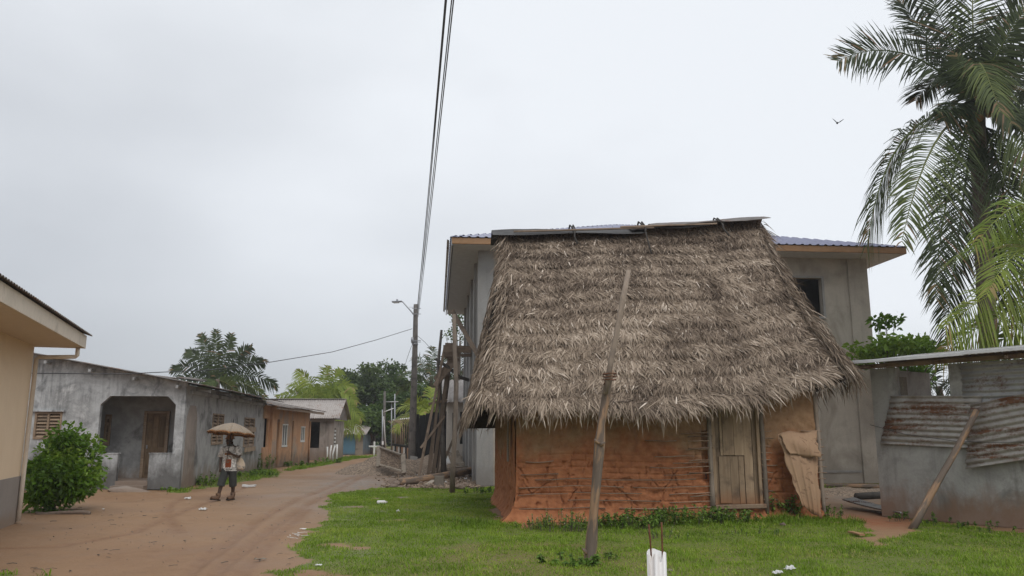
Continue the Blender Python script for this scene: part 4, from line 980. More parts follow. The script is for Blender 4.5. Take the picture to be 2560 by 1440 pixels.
# ================================================================== PALE HOUSE behind the scaffold
w_ = P(1158, 1140, 44); wh = thing('pale_tin_roof_house', 'pale narrow windowed house with tin roof behind the scaffold', 'house', (w_.x, 44, 0), R(6))
MB().wall(FM, -.9, 3, 3.55, .18, [(-.62, -.46, 1.2, 2.9), (-.2, -.02, 1.2, 2.95)]).wall(lambda a, d, z: Vector((-.9+d, a, z)), .181, 6, 3.55, .18).wall(lambda a, d, z: Vector((a, 6.2-d, z)), -.9, 3, 3.55, .18).build('wall', M['white_wall'], wh, fix=True)
for A, B in ((-.62, -.46), (-.2, -.02)): MB().box(A, B, .1, .12, 1.2, 2.95).build('window', M['glass'], wh)
for i in range(2): sheet('roof_sheet', M['roofgrey'], wh, (-1.2+i*2.0, -.6, 3.45+.01*i), (0, 3.6, 1.45), (2.02, 0, 0), .25, .03, 3, .01)
MB().prism([(-.5, 3.4), (6.4, 3.4), (3, 4.85)], lambda a, d, z: Vector((-1.1+d, a, z)), .05).build('gable_board', M['roofdark'], wh)
# dark board fence beside it
f0, f1 = P(1040, 1100, 47), P(1136, 1100, 45.5)
df = thing('dark_board_fence', 'high blackened board fence between the slatted fence and pale house', 'fence', (f0.x, f0.y, 0), math.atan2(f1.y-f0.y, f1.x-f0.x))
fl_ = (f1-f0).length
for i in range(12):
    h_ = 2.85+.25*(i/12)+jit(.05); plank('board', (fl_*(i+.5)/12, jit(.01), -.05), (fl_*(i+.5)/12+jit(.01), 0, h_), fl_/12-.012, .025, M['dark'], df, (0, 1, 0), 1, 0)
for z_ in (.6, 2.2): MB().beam((0, .05, z_), (fl_, .05, z_), .06, .08).build('rail', M['dark'], df)

# ================================================================== LAMP FENCE: bent white posts with lamps on a low wall
A0, A1 = P(1047, 1100, 47.5), P(981, 1100, 59); A0.z = A1.z = 0
lf = thing('bent_post_fence', 'row of white posts bent outward at the top over a low striped wall', 'fence', A0, math.atan2(A1.y-A0.y, A1.x-A0.x))
LL = (A1-A0).length
MB().box(0, LL, -.09, .09, .86, 1.0).build('rail', M['dark'], lf)
cols_ = [M['whitepaint'], M['leaf_solid'] if 'leaf_solid' in M else M['orange'], M['dark'], M['whitepaint'], M['orange'], M['dark']]
for i in range(14): MB().box(LL*i/14+.03, LL*(i+1)/14-.03, -.06, .06, -.05, .858).build('wall_panel', cols_[i % 6], lf)
for i in range(13):
    a_ = .25+(LL-.5)*i/12; h_ = 2.35
    po = stick('post', [(a_, 0, 1.0), (a_, 0, h_), (a_-.02, .14, h_+.12), (a_-.05, .42, h_+.3)], .032, M['louvre'], lf, 6, 0)
    bm = bmesh.new(); bmesh.ops.create_uvsphere(bm, u_segments=8, v_segments=6, radius=.055); me = bpy.data.meshes.new('post_cap'); bm.to_mesh(me); bm.free()
    link('post_cap', me, po, M['pvc'], (-.06, .44, h_+.31-1.0))

# ================================================================== UTILITY POLE, LAMP AND LINES
pb2 = P(1030, 1140, 46); pt2 = P(1040, 761, 46); pbx = Vector((pb2.x, 46, 0)); up_ = pt2-pbx
pl = thing('utility_pole', 'tall dark tarred utility pole carrying the overhead lines', 'utility pole', pbx)
stick('shaft', [up_*t + Vector((jit(.01), 0, 0)) for t in (-.02, 0, .25, .5, .75, 1)], [.24, .235, .21, .18, .155, .13], M['utility'], pl, 12, .02)
def pp(u, v, dy=0): return P(u, v, 46+dy)-pbx
for v_ in (771, 785, 851, 855): MB().beam(pp(1030, v_, -.2), pp(1052, v_, -.2), .03, .04).build('bracket', M['galv'], pl)
MB().beam(pp(1034, 768, -.1), pp(1022, 768, -.1), .02, .02).build('bracket', M['galv'], pl)
stick('band', [up_*.74, up_*.75], .185, M['galv'], pl, 12, 0)
stick('insulator', [pp(1031, 843, -.2), pp(1031, 850, -.2), pp(1030, 858, -.2)], [.06, .09, .05], M['galv'], pl, 8, 0)
la = thing('street_lamp', 'slim street lamp on an angled arm at the top of the tarred pole', 'street lamp', P(1034, 786, 45.85))
def ll(u, v): return P(u, v, 45.85)-la.location
stick('arm', [ll(1034, 786), ll(1024, 774), ll(1006, 754), ll(1000, 753.5)], .035, M['galv'], la, 7, 0)
MB().beam(ll(1005, 753.5), ll(980, 754.5), .26, .075, (0, 0, 1), .025).build('lamp_head', M['galv'], la)
MB().beam(ll(998, 757), ll(984, 757.5), .2, .02).build('lamp_lens', M['whitepaint'], la)
stick('sensor', [ll(993, 752.5), ll(993, 748)], .06, M['galv'], la, 8, 0)
ends = [(1.42, 9.55), (1.38, 9.35), (1.52, 9.3), (1.36, 9.05), (1.50, 8.9)]
for i, (v_, (xe, ze)) in enumerate(zip((768, 773, 779, 786, 792), ends)):
    a_ = P(1043+i*.6, v_, 45.8); b_ = Vector((xe, -7, ze)); pts = [a_.lerp(b_, t)-Vector((0, 0, .55*4*t*(1-t))) for t in np.linspace(0, 1, 25)]
    wi = stick('overhead_wire', pts, .0115, M['wire'], None, 5, 0); tag(wi, ('topmost', 'second highest', 'middle', 'second lowest', 'lowest')[i]+' of the five overhead lines where they leave the tarred pole', 'cable', 'overhead lines')
pts = [P(1030, 822, 45.9), P(940, 850, 42), P(830, 880, 38), P(660, 908, 33), P(525, 925, 29.5), P(300, 935, 25), P(85, 933, 21.5), P(-40, 930, 19.5)]
tag(stick('service_wire', pts, .016, M['wire'], None, 6, 0), 'sagging black cable from the tarred pole past the grey house', 'cable')
pts = [P(1042, 838, 45.9), P(1062, 855, 43), P(1082, 878, 40), P(1100, 898, 37.5)]
tag(stick('service_wire', pts, .012, M['wire'], None, 6, 0), 'short black cable running from the pole down to the scaffold', 'cable')
pts = [P(1029, 864, 46), P(1018, 895, 50), P(1006, 935, 55), P(985, 1010, 60)]
tag(stick('service_wire', pts, .012, M['wire'], None, 6, 0), 'thin cable dropping behind the trees from the tarred pole', 'cable')
# far lamp posts
fb = P(960, 1118, 56); ft = P(962, 978, 56)
tag(stick('distant_pole', [(fb.x, 56, 0), ft], [.11, .08], M['utility'], None, 8, .03), 'distant grey wooden pole in front of the green trees', 'pole')
sb_ = P(979, 1118, 57); sv = thing('solar_lamp', 'solar street lamp with tilted panel before the green trees', 'street lamp', (sb_.x, 57, 0))
def so_(u, v): return P(u, v, 57)-sv.location
stick('post', [(0, 0, 0), so_(979, 1004)], .04, M['galv'], sv, 8, 0)
MB().beam(so_(971, 1003)+Vector((0, -.3, -.05)), so_(988, 1006)+Vector((0, .3, .05)), .55, .04).build('solar_panel', M['whitesheet'], sv)
stick('lamp_arm', [so_(960, 1032), so_(984, 1018)], .04, M['galv'], sv, 6, 0) if False else None
fb = P(957, 1118, 54); lv = thing('arm_lamp', 'thin lamp post with a slanting arm left of the solar lamp', 'street lamp', (fb.x, 54, 0))
def lo_(u, v): return P(u, v, 54)-lv.location
stick('post', [(0, 0, 0), lo_(956, 1024)], .04, M['galv'], lv, 8, 0); stick('arm', [lo_(956, 1032), lo_(970, 1026), lo_(984, 1021)], .035, M['whitepaint'], lv, 6, 0)
MB().box(-.06, .06, -.1, -.061, 1.0, 1.25).build('meter_box', M['pvc'], lv)
tag(stick('leaning_pipe', [G(967, 1150), P(959, 1042, 52)], .035, M['whitepaint'], None, 7, 0), 'white pipe leaning beside the thin lamp post', 'pipe')
tag(stick('distant_pole', [(P(988, 1110, 62).x, 62, 0), P(987, 985, 62)], .05, M['galv'], None, 6, 0), 'thin bare grey pole right of the solar lamp', 'pole')

# ================================================================== SCAFFOLD AND EAVE PROPS
sc0 = G(1100, 1192)
sf = thing('timber_scaffold', 'rough timber scaffold of leaning planks and poles against the concrete building', 'scaffold', (sc0.x, sc0.y, 0))
SY = sc0.y
def sq(u, v, dy=0): return P(u, v, SY+dy)-sf.location
def spl(u0, v0, u1, v1, w_, dy0=0, dy1=0, nm='plank', th_=.05): return plank(nm, sq(u0, v0, dy0), sq(u1, v1, dy1), w_, th_, M['scaff'], sf, (0, 1, 0), 4, .006)
spl(1046, 1196, 1112, 868, .11, -.9, 0); spl(1070, 1186, 1104, 935, .12, -.3, .1); spl(1083, 1186, 1124, 890, .15, -.2, .3); spl(1076, 1178, 1100, 960, .09, -.36, 0)
spl(1092, 952, 1141, 893, .36, -.1, .1, 'brace', .08); spl(1088, 966, 1104, 940, .22, -.2, -.1, 'brace', .1)
spl(1108, 871, 1178, 874, .3, -.2, 0, 'platform_board', .07); spl(1112, 882, 1152, 884, .25, .3, .3, 'platform_board', .07); spl(1113, 888, 1178, 888, .14, -.2, 0, 'platform_board', .05)
spl(1113, 866, 1141, 866, .3, .4, .4, 'platform_board', .16); spl(1112, 890, 1132, 891, .2, -.1, .0, 'platform_board', .12)
spl(1092, 1190, 1128, 905, .08, .3, .5); spl(1052, 1120, 1112, 1040, .09, -.7, .1, 'brace', .04); spl(1072, 1010, 1118, 1000, .1, -.2, .3, 'brace', .04); spl(1098, 1185, 1168, 1010, .1, .4, .9, 'brace', .05)
stick('pole', [sq(1104, 825, .2), sq(1100, 865, .2), sq(1095, 915, .2), sq(1100, 1000, .2), sq(1107, 1090, .1), sq(1110, 1190, 0)], [.055, .06, .065, .085, .1, .12], M['utility'], sf, 8, .06)
stick('pole', [sq(1089, 897, -.1), sq(1120, 918, 0), sq(1150, 943, .3), sq(1172, 950, .6)], .075, M['utility'], sf, 8, .05)
stick('pole', [sq(1093, 1170, .6), sq(1104, 1060, .7), sq(1108, 985, .6)], .08, M['utility'], sf, 8, .05)
epb = G(1130, 1230); ep = stick('eave_post', [(epb.x, epb.y, -.05)] + [P(u, v, epb.y+k_*.1) for k_, (u, v) in enumerate(((1133, 1160), (1138, 1060), (1141, 960), (1137, 880), (1135, 786)))], [.085, .08, .078, .078, .07, .062], M['pole'], None, 9, .1)
tag(ep, 'tall bare pole standing before the scaffold and propping the roof edge', 'pole')
es = plank('eave_strut', P(1131, 778, 30.5), P(1200, 897, 28.6), .17, .13, M['scaff'], None, (0, 1, 0), 4, .005)
tag(es, 'slanting timber strut between the roof edge and the building wall', 'strut')

# ================================================================== BUILDERS' RUBBLE
def mound(name, cx, cy, rx, ry, h, m, seed, label=None, cat=None, n=44, loc0=None):
    a = np.linspace(-1, 1, n); A, B = np.meshgrid(a, a); X, Y = cx+A*rx, cy+B*ry
    r = np.sqrt(A**2+B**2)+.25*(vnoise(X, Y, .9, seed)-.5)
    Z = h*np.clip(1-r, 0, 1)**.85*(.75+.5*vnoise(X, Y, .5, seed+1)) + .04*(vnoise(X, Y, .1, seed+2)-.5) - .03 - .06*(r > 1)
    ix = np.arange(n*n).reshape(n, n); q = np.stack([ix[:-1, :-1], ix[:-1, 1:], ix[1:, 1:], ix[1:, :-1]], -1).reshape(-1, 4)
    o_ = link(name, np_mesh(name, np.stack([X-cx, Y-cy, Z], -1).reshape(-1, 3), [q], smooth=True), None, m, (cx, cy, 0))
    return tag(o_, label, cat)
def gravelmat():
    b = NB('heaped_gravel'); v = b.co(); n = b.noise(v, 3, 4, .6); s = b.n('ShaderNodeTexVoronoi', {'Vector': v, 'Scale': 22.0})
    sv = b.n('ShaderNodeSeparateColor', {0: s.outputs['Color']}).outputs[0]
    c = b.mix(1.0, b.ramp(n, [(.3, (.22, .165, .12)), (.7, (.31, .24, .18))]), b.ramp(sv, [(0, .55), (1, 1.35)]), 'MULTIPLY')
    return b.out(c, .9, b.bump(s.outputs['Distance'], .9, .04))
M['gravel'] = gravelmat()
g_ = G(950, 1184); mound('gravel_pile', g_.x+.2, g_.y+.9, 2.3, 2.0, .85, M['gravel'], 3, 'brown gravel heap at the roadside behind the framed screen', 'gravel heap')
g_ = G(1100, 1172); mound('rubble_heap', g_.x, g_.y+2.2, 2.6, 3.2, .8, M['gravel'], 9, 'low heap of building rubble around the scaffold feet', 'rubble heap')
g_ = G(2130, 1232); mound('wood_chip_heap', g_.x, g_.y, 1.9, 1.4, .22, M['gravel'], 13, 'flat spread of wood chips between hut and shack', 'chips')
# framed screen
c4 = [P(946, 1162, 35.6), P(1010, 1178, 33.9), P(1008, 1137, 34.3), P(948, 1119, 36.0)]
fs_ = thing('gravel_screen', 'tilted wooden frame screen standing against the gravel heap', 'screen', (c4[0].x, c4[0].y, 0))
c4 = [q-fs_.location for q in c4]
for a_, b_ in ((0, 3), (1, 2)): plank('frame_board', c4[a_]-(c4[b_]-c4[a_])*.12, c4[b_]+(c4[b_]-c4[a_])*.06, .2, .09, M['plank'], fs_, (0, 1, 0), 2, .003)
for a_, b_ in ((3, 2), (0, 1)): plank('frame_board', c4[a_]+Vector((.08, -.06, 0)), c4[b_]+Vector((-.08, -.06, 0)), .12, .07, M['plank'], fs_, (0, 0, 1), 2, .003)
MB().add([q+Vector((0, .05, 0)) for q in c4], [(0, 1, 2, 3)]).build('wire_mesh', M['gravel'], fs_)
# rocks, blocks and timber at its foot
rms = [rock_mesh('rock', 40+i, 2, .3, .75) for i in range(5)]
for q in rms: q.materials.append(M['rock'])
for i, (u, v, s_) in enumerate(((978, 1213, .2), (990, 1214, .16), (1003, 1209, .13), (1018, 1206, .2), (985, 1219, .14), (1027, 1205, .14), (1045, 1203, .12), (1063, 1196, .14), (1028, 1196, .1), (1052, 1210, .1), (1150, 1222, .16), (1162, 1216, .13))):
    p_ = G(u, v); r_ = link('rock', rms[i % 5], None, None, (p_.x, p_.y, s_*.35), (jit(.4), jit(.4), jit(3))); r_.scale = (s_*1.2, s_, s_)
    tag(r_, 'lumpy brown stone lying between the grass edge and the scaffold', 'rock', 'stones at the rubble edge')
for i, (u, v, s_) in enumerate(((1228, 1205, .33), (1216, 1212, .2))):
    p_ = G(u, v); r_ = link('rock', rms[i], None, M['rock'], (p_.x, p_.y, .1), (.2, .3, i)); r_.scale = (s_, s_, s_*.8)
    tag(r_, ('large pale rubble lump by the foot of the hut corner', 'smaller pale rubble lump left of the hut corner')[i], 'rock')
N = 800; dbm = MB()
for _ in range(N):
    u, v = random.triangular(930, 1235, 1110), random.uniform(1156, 1222); p_ = G(u, v); s_ = random.uniform(.02, .085)
    Mx = Matrix.Translation((p_.x, p_.y, s_*.3)) @ Matrix.Rotation(jit(3), 4, Vector((jit(1), jit(1), 1)).normalized())
    dbm.box(-s_, s_, -s_*.7, s_*.6, -s_*.4, s_*.5, Mx)
tag(dbm.build('rubble', M['gravel']), 'small broken rubble strewn around the scaffold feet', 'rubble', kind='stuff')
N = 60; dbm = MB()
for _ in range(N):
    u, v = random.uniform(1030, 1230), random.uniform(1165, 1218); p_ = G(u, v); s_ = random.uniform(.02, .06)
    Mx = Matrix.Translation((p_.x, p_.y, s_*.4)) @ Matrix.Rotation(jit(3), 4, Vector((jit(1), jit(1), 1)).normalized())
    dbm.box(-s_, s_, -s_*.7, s_*.6, -s_*.1, s_*.15, Mx)
tag(dbm.build('plaster_scraps', M['litter']), 'white plaster and plastic scraps among the rubble', 'rubble', kind='stuff')
p0, p1 = G(1002, 1214), G(1196, 1190)
tag(stick('fallen_log', [(p0.x, p0.y, .1), tuple(p0.lerp(p1, .5)+Vector((0, 0, .16))), (p1.x, p1.y, .3)], [.13, .15, .14], M['barkpole'], None, 10, .05), 'long brown log lying across the rubble in front of the scaffold', 'log')
for i, (u0, v0, u1, v1, z_) in enumerate(((1118, 1184, 1196, 1179, .25), (1120, 1176, 1196, 1174, .3), (1068, 1215, 1085, 1206, .05))):
    a_, b_ = G(u0, v0), G(u1, v1)
    tag(plank('loose_plank', (a_.x, a_.y, z_), (b_.x, b_.y, z_+.03), .2, .045, M['plank']), ('weathered plank resting on the log before the concrete building', 'upper plank of the small pile by the building corner', 'short splinter of board beside the concrete stub')[i], 'plank')
cb = G(1098, 1217); cbt = P(1098, 1190, cb.y).z
tag(MB().beam((0, 0, -.08), (0, 0, cbt), .32, .26, (0, 1, 0), .03, 3, .008).build('concrete_stub', M['concrete_block'], loc=(cb.x, cb.y, 0)), 'short square concrete stub post between the log and eave post', 'concrete post')
for i, (u, v, w_, h_, ry, mt) in enumerate(((1150, 1172, .5, .75, -24, 'plank'), (1122, 1172, .3, .62, -22, 'whitepaint'), (1032, 1163, .42, .35, 10, 'plaster_side'))):
    p_ = G(u, v); o_ = MB().beam((0, 0, -.03), (0, 0, h_*1.15), w_, .06, (0, 1, 0), .01, 2, .004).build('broken_slab', M[mt], loc=(p_.x, p_.y, .12), rot=(R(-25), R(ry), R(5)))
    tag(o_, ('tan broken slab leaning on the rubble beside the pale house', 'narrow white slab leaning beside the dark lump of rubble', 'grey broken slab lying left of the scaffold feet')[i], 'slab')
# timber and sheet between hut and shack
a_, b_ = G(2066, 1222), G(2215, 1226); tag(stick('fallen_log', [(a_.x, a_.y, .1), (b_.x+.6, b_.y, .1)], [.075, .085], M['barkpole'], None, 9, .05), 'straight pale pole lying behind the gap between hut and shack', 'log')
a_, b_ = G(2142, 1250), G(2215, 1244); tag(stick('fallen_log', [(a_.x, a_.y, .1), (b_.x+.6, b_.y, .1)], [.1, .11], M['utility'], None, 9, .08), 'short dark wet log on the wood chips beside the shack', 'log')
a_ = G(2150, 1203); tag(MB().box(-.9, .6, -.15, .15, 0, .3).build('concrete_kerb', M['concrete_block'], loc=(a_.x+1.0, a_.y, 0), rot=(0, 0, R(8))), 'grey concrete kerb block at the foot of the far wall', 'kerb')
q0 = [G(2106, 1270), G(2240, 1296), G(2272, 1280)]
fl2 = sheet('fallen_sheet', M['zinc'], None, (0, 0, 0), Vector((q0[1].x-q0[0].x+.1, q0[1].y-q0[0].y, 0)), Vector((.55, .62, 0)), .09, .016, 8, .01, lambda a, b: .13*(1-a)**2+.05*(1-b)*a)
fl2.location = (q0[0].x, q0[0].y, .07); tag(fl2, 'curled corrugated metal sheet lying on the ground by the shack', 'metal sheet')

# ================================================================== FRONT POLE AND PVC STUB
b_ = G(1477, 1408); fp = thing('leaning_front_pole', 'tall crooked peeling pole standing at a slant in front of the hut', 'pole', (b_.x, b_.y, 0))
YF = b_.y
def fq_(u, v, dy=0): return P(u, v, YF+dy)-fp.location
stick('trunk', [fq_(1474, 1412)+Vector((0, 0, -.06)), fq_(1474, 1395), fq_(1478, 1345), fq_(1483, 1295), fq_(1489, 1230), fq_(1495, 1165), fq_(1499, 1105), fq_(1503, 1060), fq_(1513, 1000), fq_(1522, 950), fq_(1527, 925)], [.092, .08, .086, .062, .066, .068, .08, .054, .06, .057, .047], M['barkpole'], fp, 16, .13)
stick('upper_pole', [fq_(1513, 985, -.1), fq_(1528, 900, -.08), fq_(1543, 825, -.06), fq_(1556, 755, -.04), fq_(1572, 676, 0)], [.038, .042, .041, .043, .034], M['pole'], fp, 10, .05)
for v_ in (935, 942, 950): stick('wire_tie', [fq_(1523, v_, -.02)+Vector((math.cos(a_)*.1, math.sin(a_)*.1-.03, jit(.006))) for a_ in np.linspace(0, 2*math.pi, 13)], .008, M['rust'], fp, 5, 0)
stick('wire_tie', [fq_(1515, 950, -.1), fq_(1509, 962, -.12), fq_(1512, 955, -.14)], .006, M['rust'], fp, 5, 0)
stick('knot', [fq_(1499, 1108, -.03), fq_(1489, 1103, -.1), fq_(1487, 1098, -.12)], [.045, .028, .012], M['barkpole'], fp, 8, .2)
stick('knot', [fq_(1500, 1112, -.05), fq_(1507, 1110, -.1), fq_(1512, 1106, -.12)], [.04, .026, .012], M['barkpole'], fp, 8, .2)
stick('knot', [fq_(1470, 1385, -.02), fq_(1461, 1376, -.06), fq_(1456, 1371, -.06)], [.035, .025, .015], M['barkpole'], fp, 8, .1)

PY = 4.75; pc_ = P(1643, 1440, PY)
pv = thing('pvc_column_stub', 'broken white pvc pipe stub with two rusty rebars in the foreground', 'pipe', (pc_.x, PY, 0))
pt_ = P(1643, 1380, PY).z; rr_ = .056; mbp = MB(); ns = 40
top_ = []
for k_ in range(ns):
    a_ = 2*math.pi*k_/ns; top_.append(pt_ - (.0 + .012*math.sin(a_*2+1) + (.075*max(0, 1-abs(((a_-4.95+math.pi) % (2*math.pi))-math.pi)/.42)) + .03*max(0, 1-abs(((a_-4.1+math.pi) % (2*math.pi))-math.pi)/.25)) + jit(.003))
vs = []
for rad in (rr_, rr_-.004):
    for k_ in range(ns):
        a_ = 2*math.pi*k_/ns; vs += [(math.cos(a_)*rad, math.sin(a_)*rad, -.05), (math.cos(a_)*rad, math.sin(a_)*rad, top_[k_])]
fs2 = []
for k_ in range(ns):
    k2 = (k_+1) % ns
    fs2 += [(2*k_, 2*k2, 2*k2+1, 2*k_+1), (2*ns+2*k_, 2*ns+2*k_+1, 2*ns+2*k2+1, 2*ns+2*k2), (2*k_+1, 2*k2+1, 2*ns+2*k2+1, 2*ns+2*k_+1)]
mbp.add(vs, fs2).build('pipe', M['pvc'], pv, True)
MB().tube([(0, 0, -.04), (0, 0, pt_-.1)], rr_-.006, 20).build('concrete_fill', M['plaster_side'], pv)
for dx, dv, dy in ((-.032, 1310, -.01), (.031, 1305, -.02)):
    zt = P(1643+dx*410, dv, PY).z; pts = [(dx+jit(.001), dy, .1), (dx, dy, pt_-.05), (dx-.004 if dx < 0 else dx, dy, (pt_+zt)/2), (dx-.01 if dx < 0 else dx+.001, dy, zt)]
    stick('rebar', pts, .0052, M['rust'], pv, 8, .1)

# ================================================================== PLANTS
def frond_mesh(d0, L, droop, leafL, n, side0, mat, tint0, path=None, spread=.3, ragged=.3, wd=.045, hang=.5, dead=.03, gone=.07):
    """frond along p(t)=d0*L*t - z*droop*L*t^2; leaflets both sides"""
    d0 = np.array(d0, float); d0 /= np.linalg.norm(d0)
    def pt(t):
        t = np.asarray(t)[:, None]
        if path is not None: return path[0]*(1-t)**2 + path[1]*2*t*(1-t) + path[2]*t*t
        return d0*L*t + np.array([0, 0, -1.])*droop*L*t**2
    t = np.concatenate([np.linspace(.05, 1, n)]*2) + rng.normal(0, .003, 2*n); sgn = np.concatenate([np.ones(n), -np.ones(n)])
    if gone: k_ = rng.random(2*n) > gone; t, sgn = t[k_], sgn[k_]
    p_ = pt(t); tan = nrm(pt(t+.01)-p_)
    sref = np.array(side0, float); sv = nrm(sref - tan*np.sum(tan*sref, 1, keepdims=True)); nv = np.cross(sv, tan)
    nv = np.where(nv[:, 2:3] < 0, -nv, nv)
    env = np.sin(np.pi*np.clip(.06+.89*t, 0, 1))**.6
    ll_ = leafL*env*rng.uniform(1-ragged, 1+ragged, len(t))
    fwd = .35+.75*t**2 + rng.normal(0, .11, len(t)) + .3*(vnoise(t*12, sgn*3+L, 1.0, int(abs(d0[0])*99))-.5)
    D = nrm(sv*sgn[:, None] + tan*fwd[:, None] + nv*(spread+rng.normal(0, .08, len(t)))[:, None])*ll_[:, None]
    B = np.array([0, 0, -1.])*(ll_*(hang+rng.normal(0, .12, len(t))))[:, None]
    W = nrm(np.cross(D, nv))*(wd*rng.uniform(.8, 1.2, len(t)))[:, None]
    tt = np.clip(tint0 + rng.normal(0, .10, len(t)) + .12*(t-.5), 0, .9); tt = np.where(rng.random(len(t)) < dead, 1.0, tt)
    tt = np.where((t > .93) & (rng.random(len(t)) < .35), .98, tt)
    V, fl, tv = leaf_arrays(p_, D, W, B, tt, ((0, .45), (.35, 1.0), (.75, .65)))
    # midrib
    m_ = 9; tr = np.linspace(0, 1, m_); c_ = pt(tr); mb = MB().tube([Vector(q) for q in c_], [max(.004, .034*(L/4.5)*(1-.85*q)) for q in tr], 5)
    b0 = len(V); V = np.concatenate([V, np.array(mb.v)])
    fq4 = np.array([[b0+i for i in f] for f in mb.f if len(f) == 4]); fl = [np.concatenate([fl[0], fq4])] + fl[1:]
    tv = np.concatenate([tv, np.full(len(mb.v), min(.86, tint0+.3))])
    me = np_mesh('frond', V, fl, tv); me.materials.append(mat); return me
def palm(name, label, base, crown, fronds, mat, r0=.2, r1=.14, leafL=.9, n=60, wd=.045, tint=.4, bend=(.0, 0, 0), rings=True, nuts=0, group=None):
    pr = thing(name, label, 'palm tree', base, 0, group); top = Vector(crown)-Vector(base); bd = Vector(bend); m_ = 26
    pts, rad = [], []
    for i in range(m_+1):
        t = i/m_; pts.append(top*t + bd*(math.sin(math.pi*t))); rad.append((r0*(1-t)+r1*t + (.12*(1-t)**6 if r0 > .15 else 0))*(1+(.06 if i % 2 else -.03)))
    stick('trunk', pts, rad, M['palmtrunk'], pr, 12, .04)
    for fr_ in fronds:
        if isinstance(fr_[0], tuple):      # bowed frond given by base, bow and tip points
            q3 = [np.array(P(u, v, base[1]+dy)-Vector(base)) for u, v, dy in fr_[0]]; kw = dict(tint0=tint+jit(.06), hang=.5, leafL=leafL); kw.update(fr_[1] if len(fr_) > 1 else {})
            sd0 = kw.pop('side', (1, 0, 0)); L = float(np.linalg.norm(q3[1]-q3[0])+np.linalg.norm(q3[2]-q3[1])); mt = M[kw.pop('mat')] if 'mat' in kw else mat
            me = frond_mesh(q3[1]-q3[0], L, 0, kw.pop('leafL'), kw.pop('n', n), sd0, mt, path=[q-q3[0] for q in q3], wd=kw.pop('wd', wd), **kw)
            link('frond', me, pr, None, Vector(q3[0])); continue
        (az, el_, L, dr_, *o_) = fr_
        a_, e_ = R(az), R(el_); d0 = (math.cos(a_)*math.cos(e_), math.sin(a_)*math.cos(e_), math.sin(e_))
        side = np.cross(d0, (0, 0, 1)) if abs(el_) < 80 else (math.cos(a_+1.57), math.sin(a_+1.57), 0)
        tw = R(random.choice((-1, 1))*random.uniform(18, 52)); dv = Vector(d0).normalized(); side = np.array(Matrix.Rotation(tw, 3, dv) @ Vector(side).normalized())
        k_ = o_[0] if o_ else {}
        kw = dict(tint0=tint+jit(.08), hang=.45); kw.update(k_); mt = M[kw.pop('mat')] if 'mat' in kw else mat
        me = frond_mesh(d0, L, dr_, kw.pop('leafL', leafL)*(.9+.2*random.random()), kw.pop('n', n), side, mt, wd=kw.pop('wd', wd), **kw)
        link('frond', me, pr, None, top + Vector((math.cos(a_)*r1*.6, math.sin(a_)*r1*.6, jit(.15))))
    if nuts:
        nm = rock_mesh('coconut', 3, 2, .05, 1.15); nm.materials.append(M['coconut'])
        for i in range(nuts):
            a_ = 6.28*i/nuts+jit(.3); no = link('coconut', nm, pr, None, top+Vector((math.cos(a_)*.34, math.sin(a_)*.34, -.35-.12*(i % 3))), (jit(1), jit(1), 0)); no.scale = (.14, .14, .15)
    return pr
PYB = 25.0; cr_b = P(2440, 262, PYB); bs_b = (P(2446, 880, PYB).x+.1, PYB, 0)
dk = dict(tint0=.12); hg = dict(hang=.9, spread=.05, tint0=.2); ol = dict(hang=.75, spread=.05, tint0=.5, dead=.1)
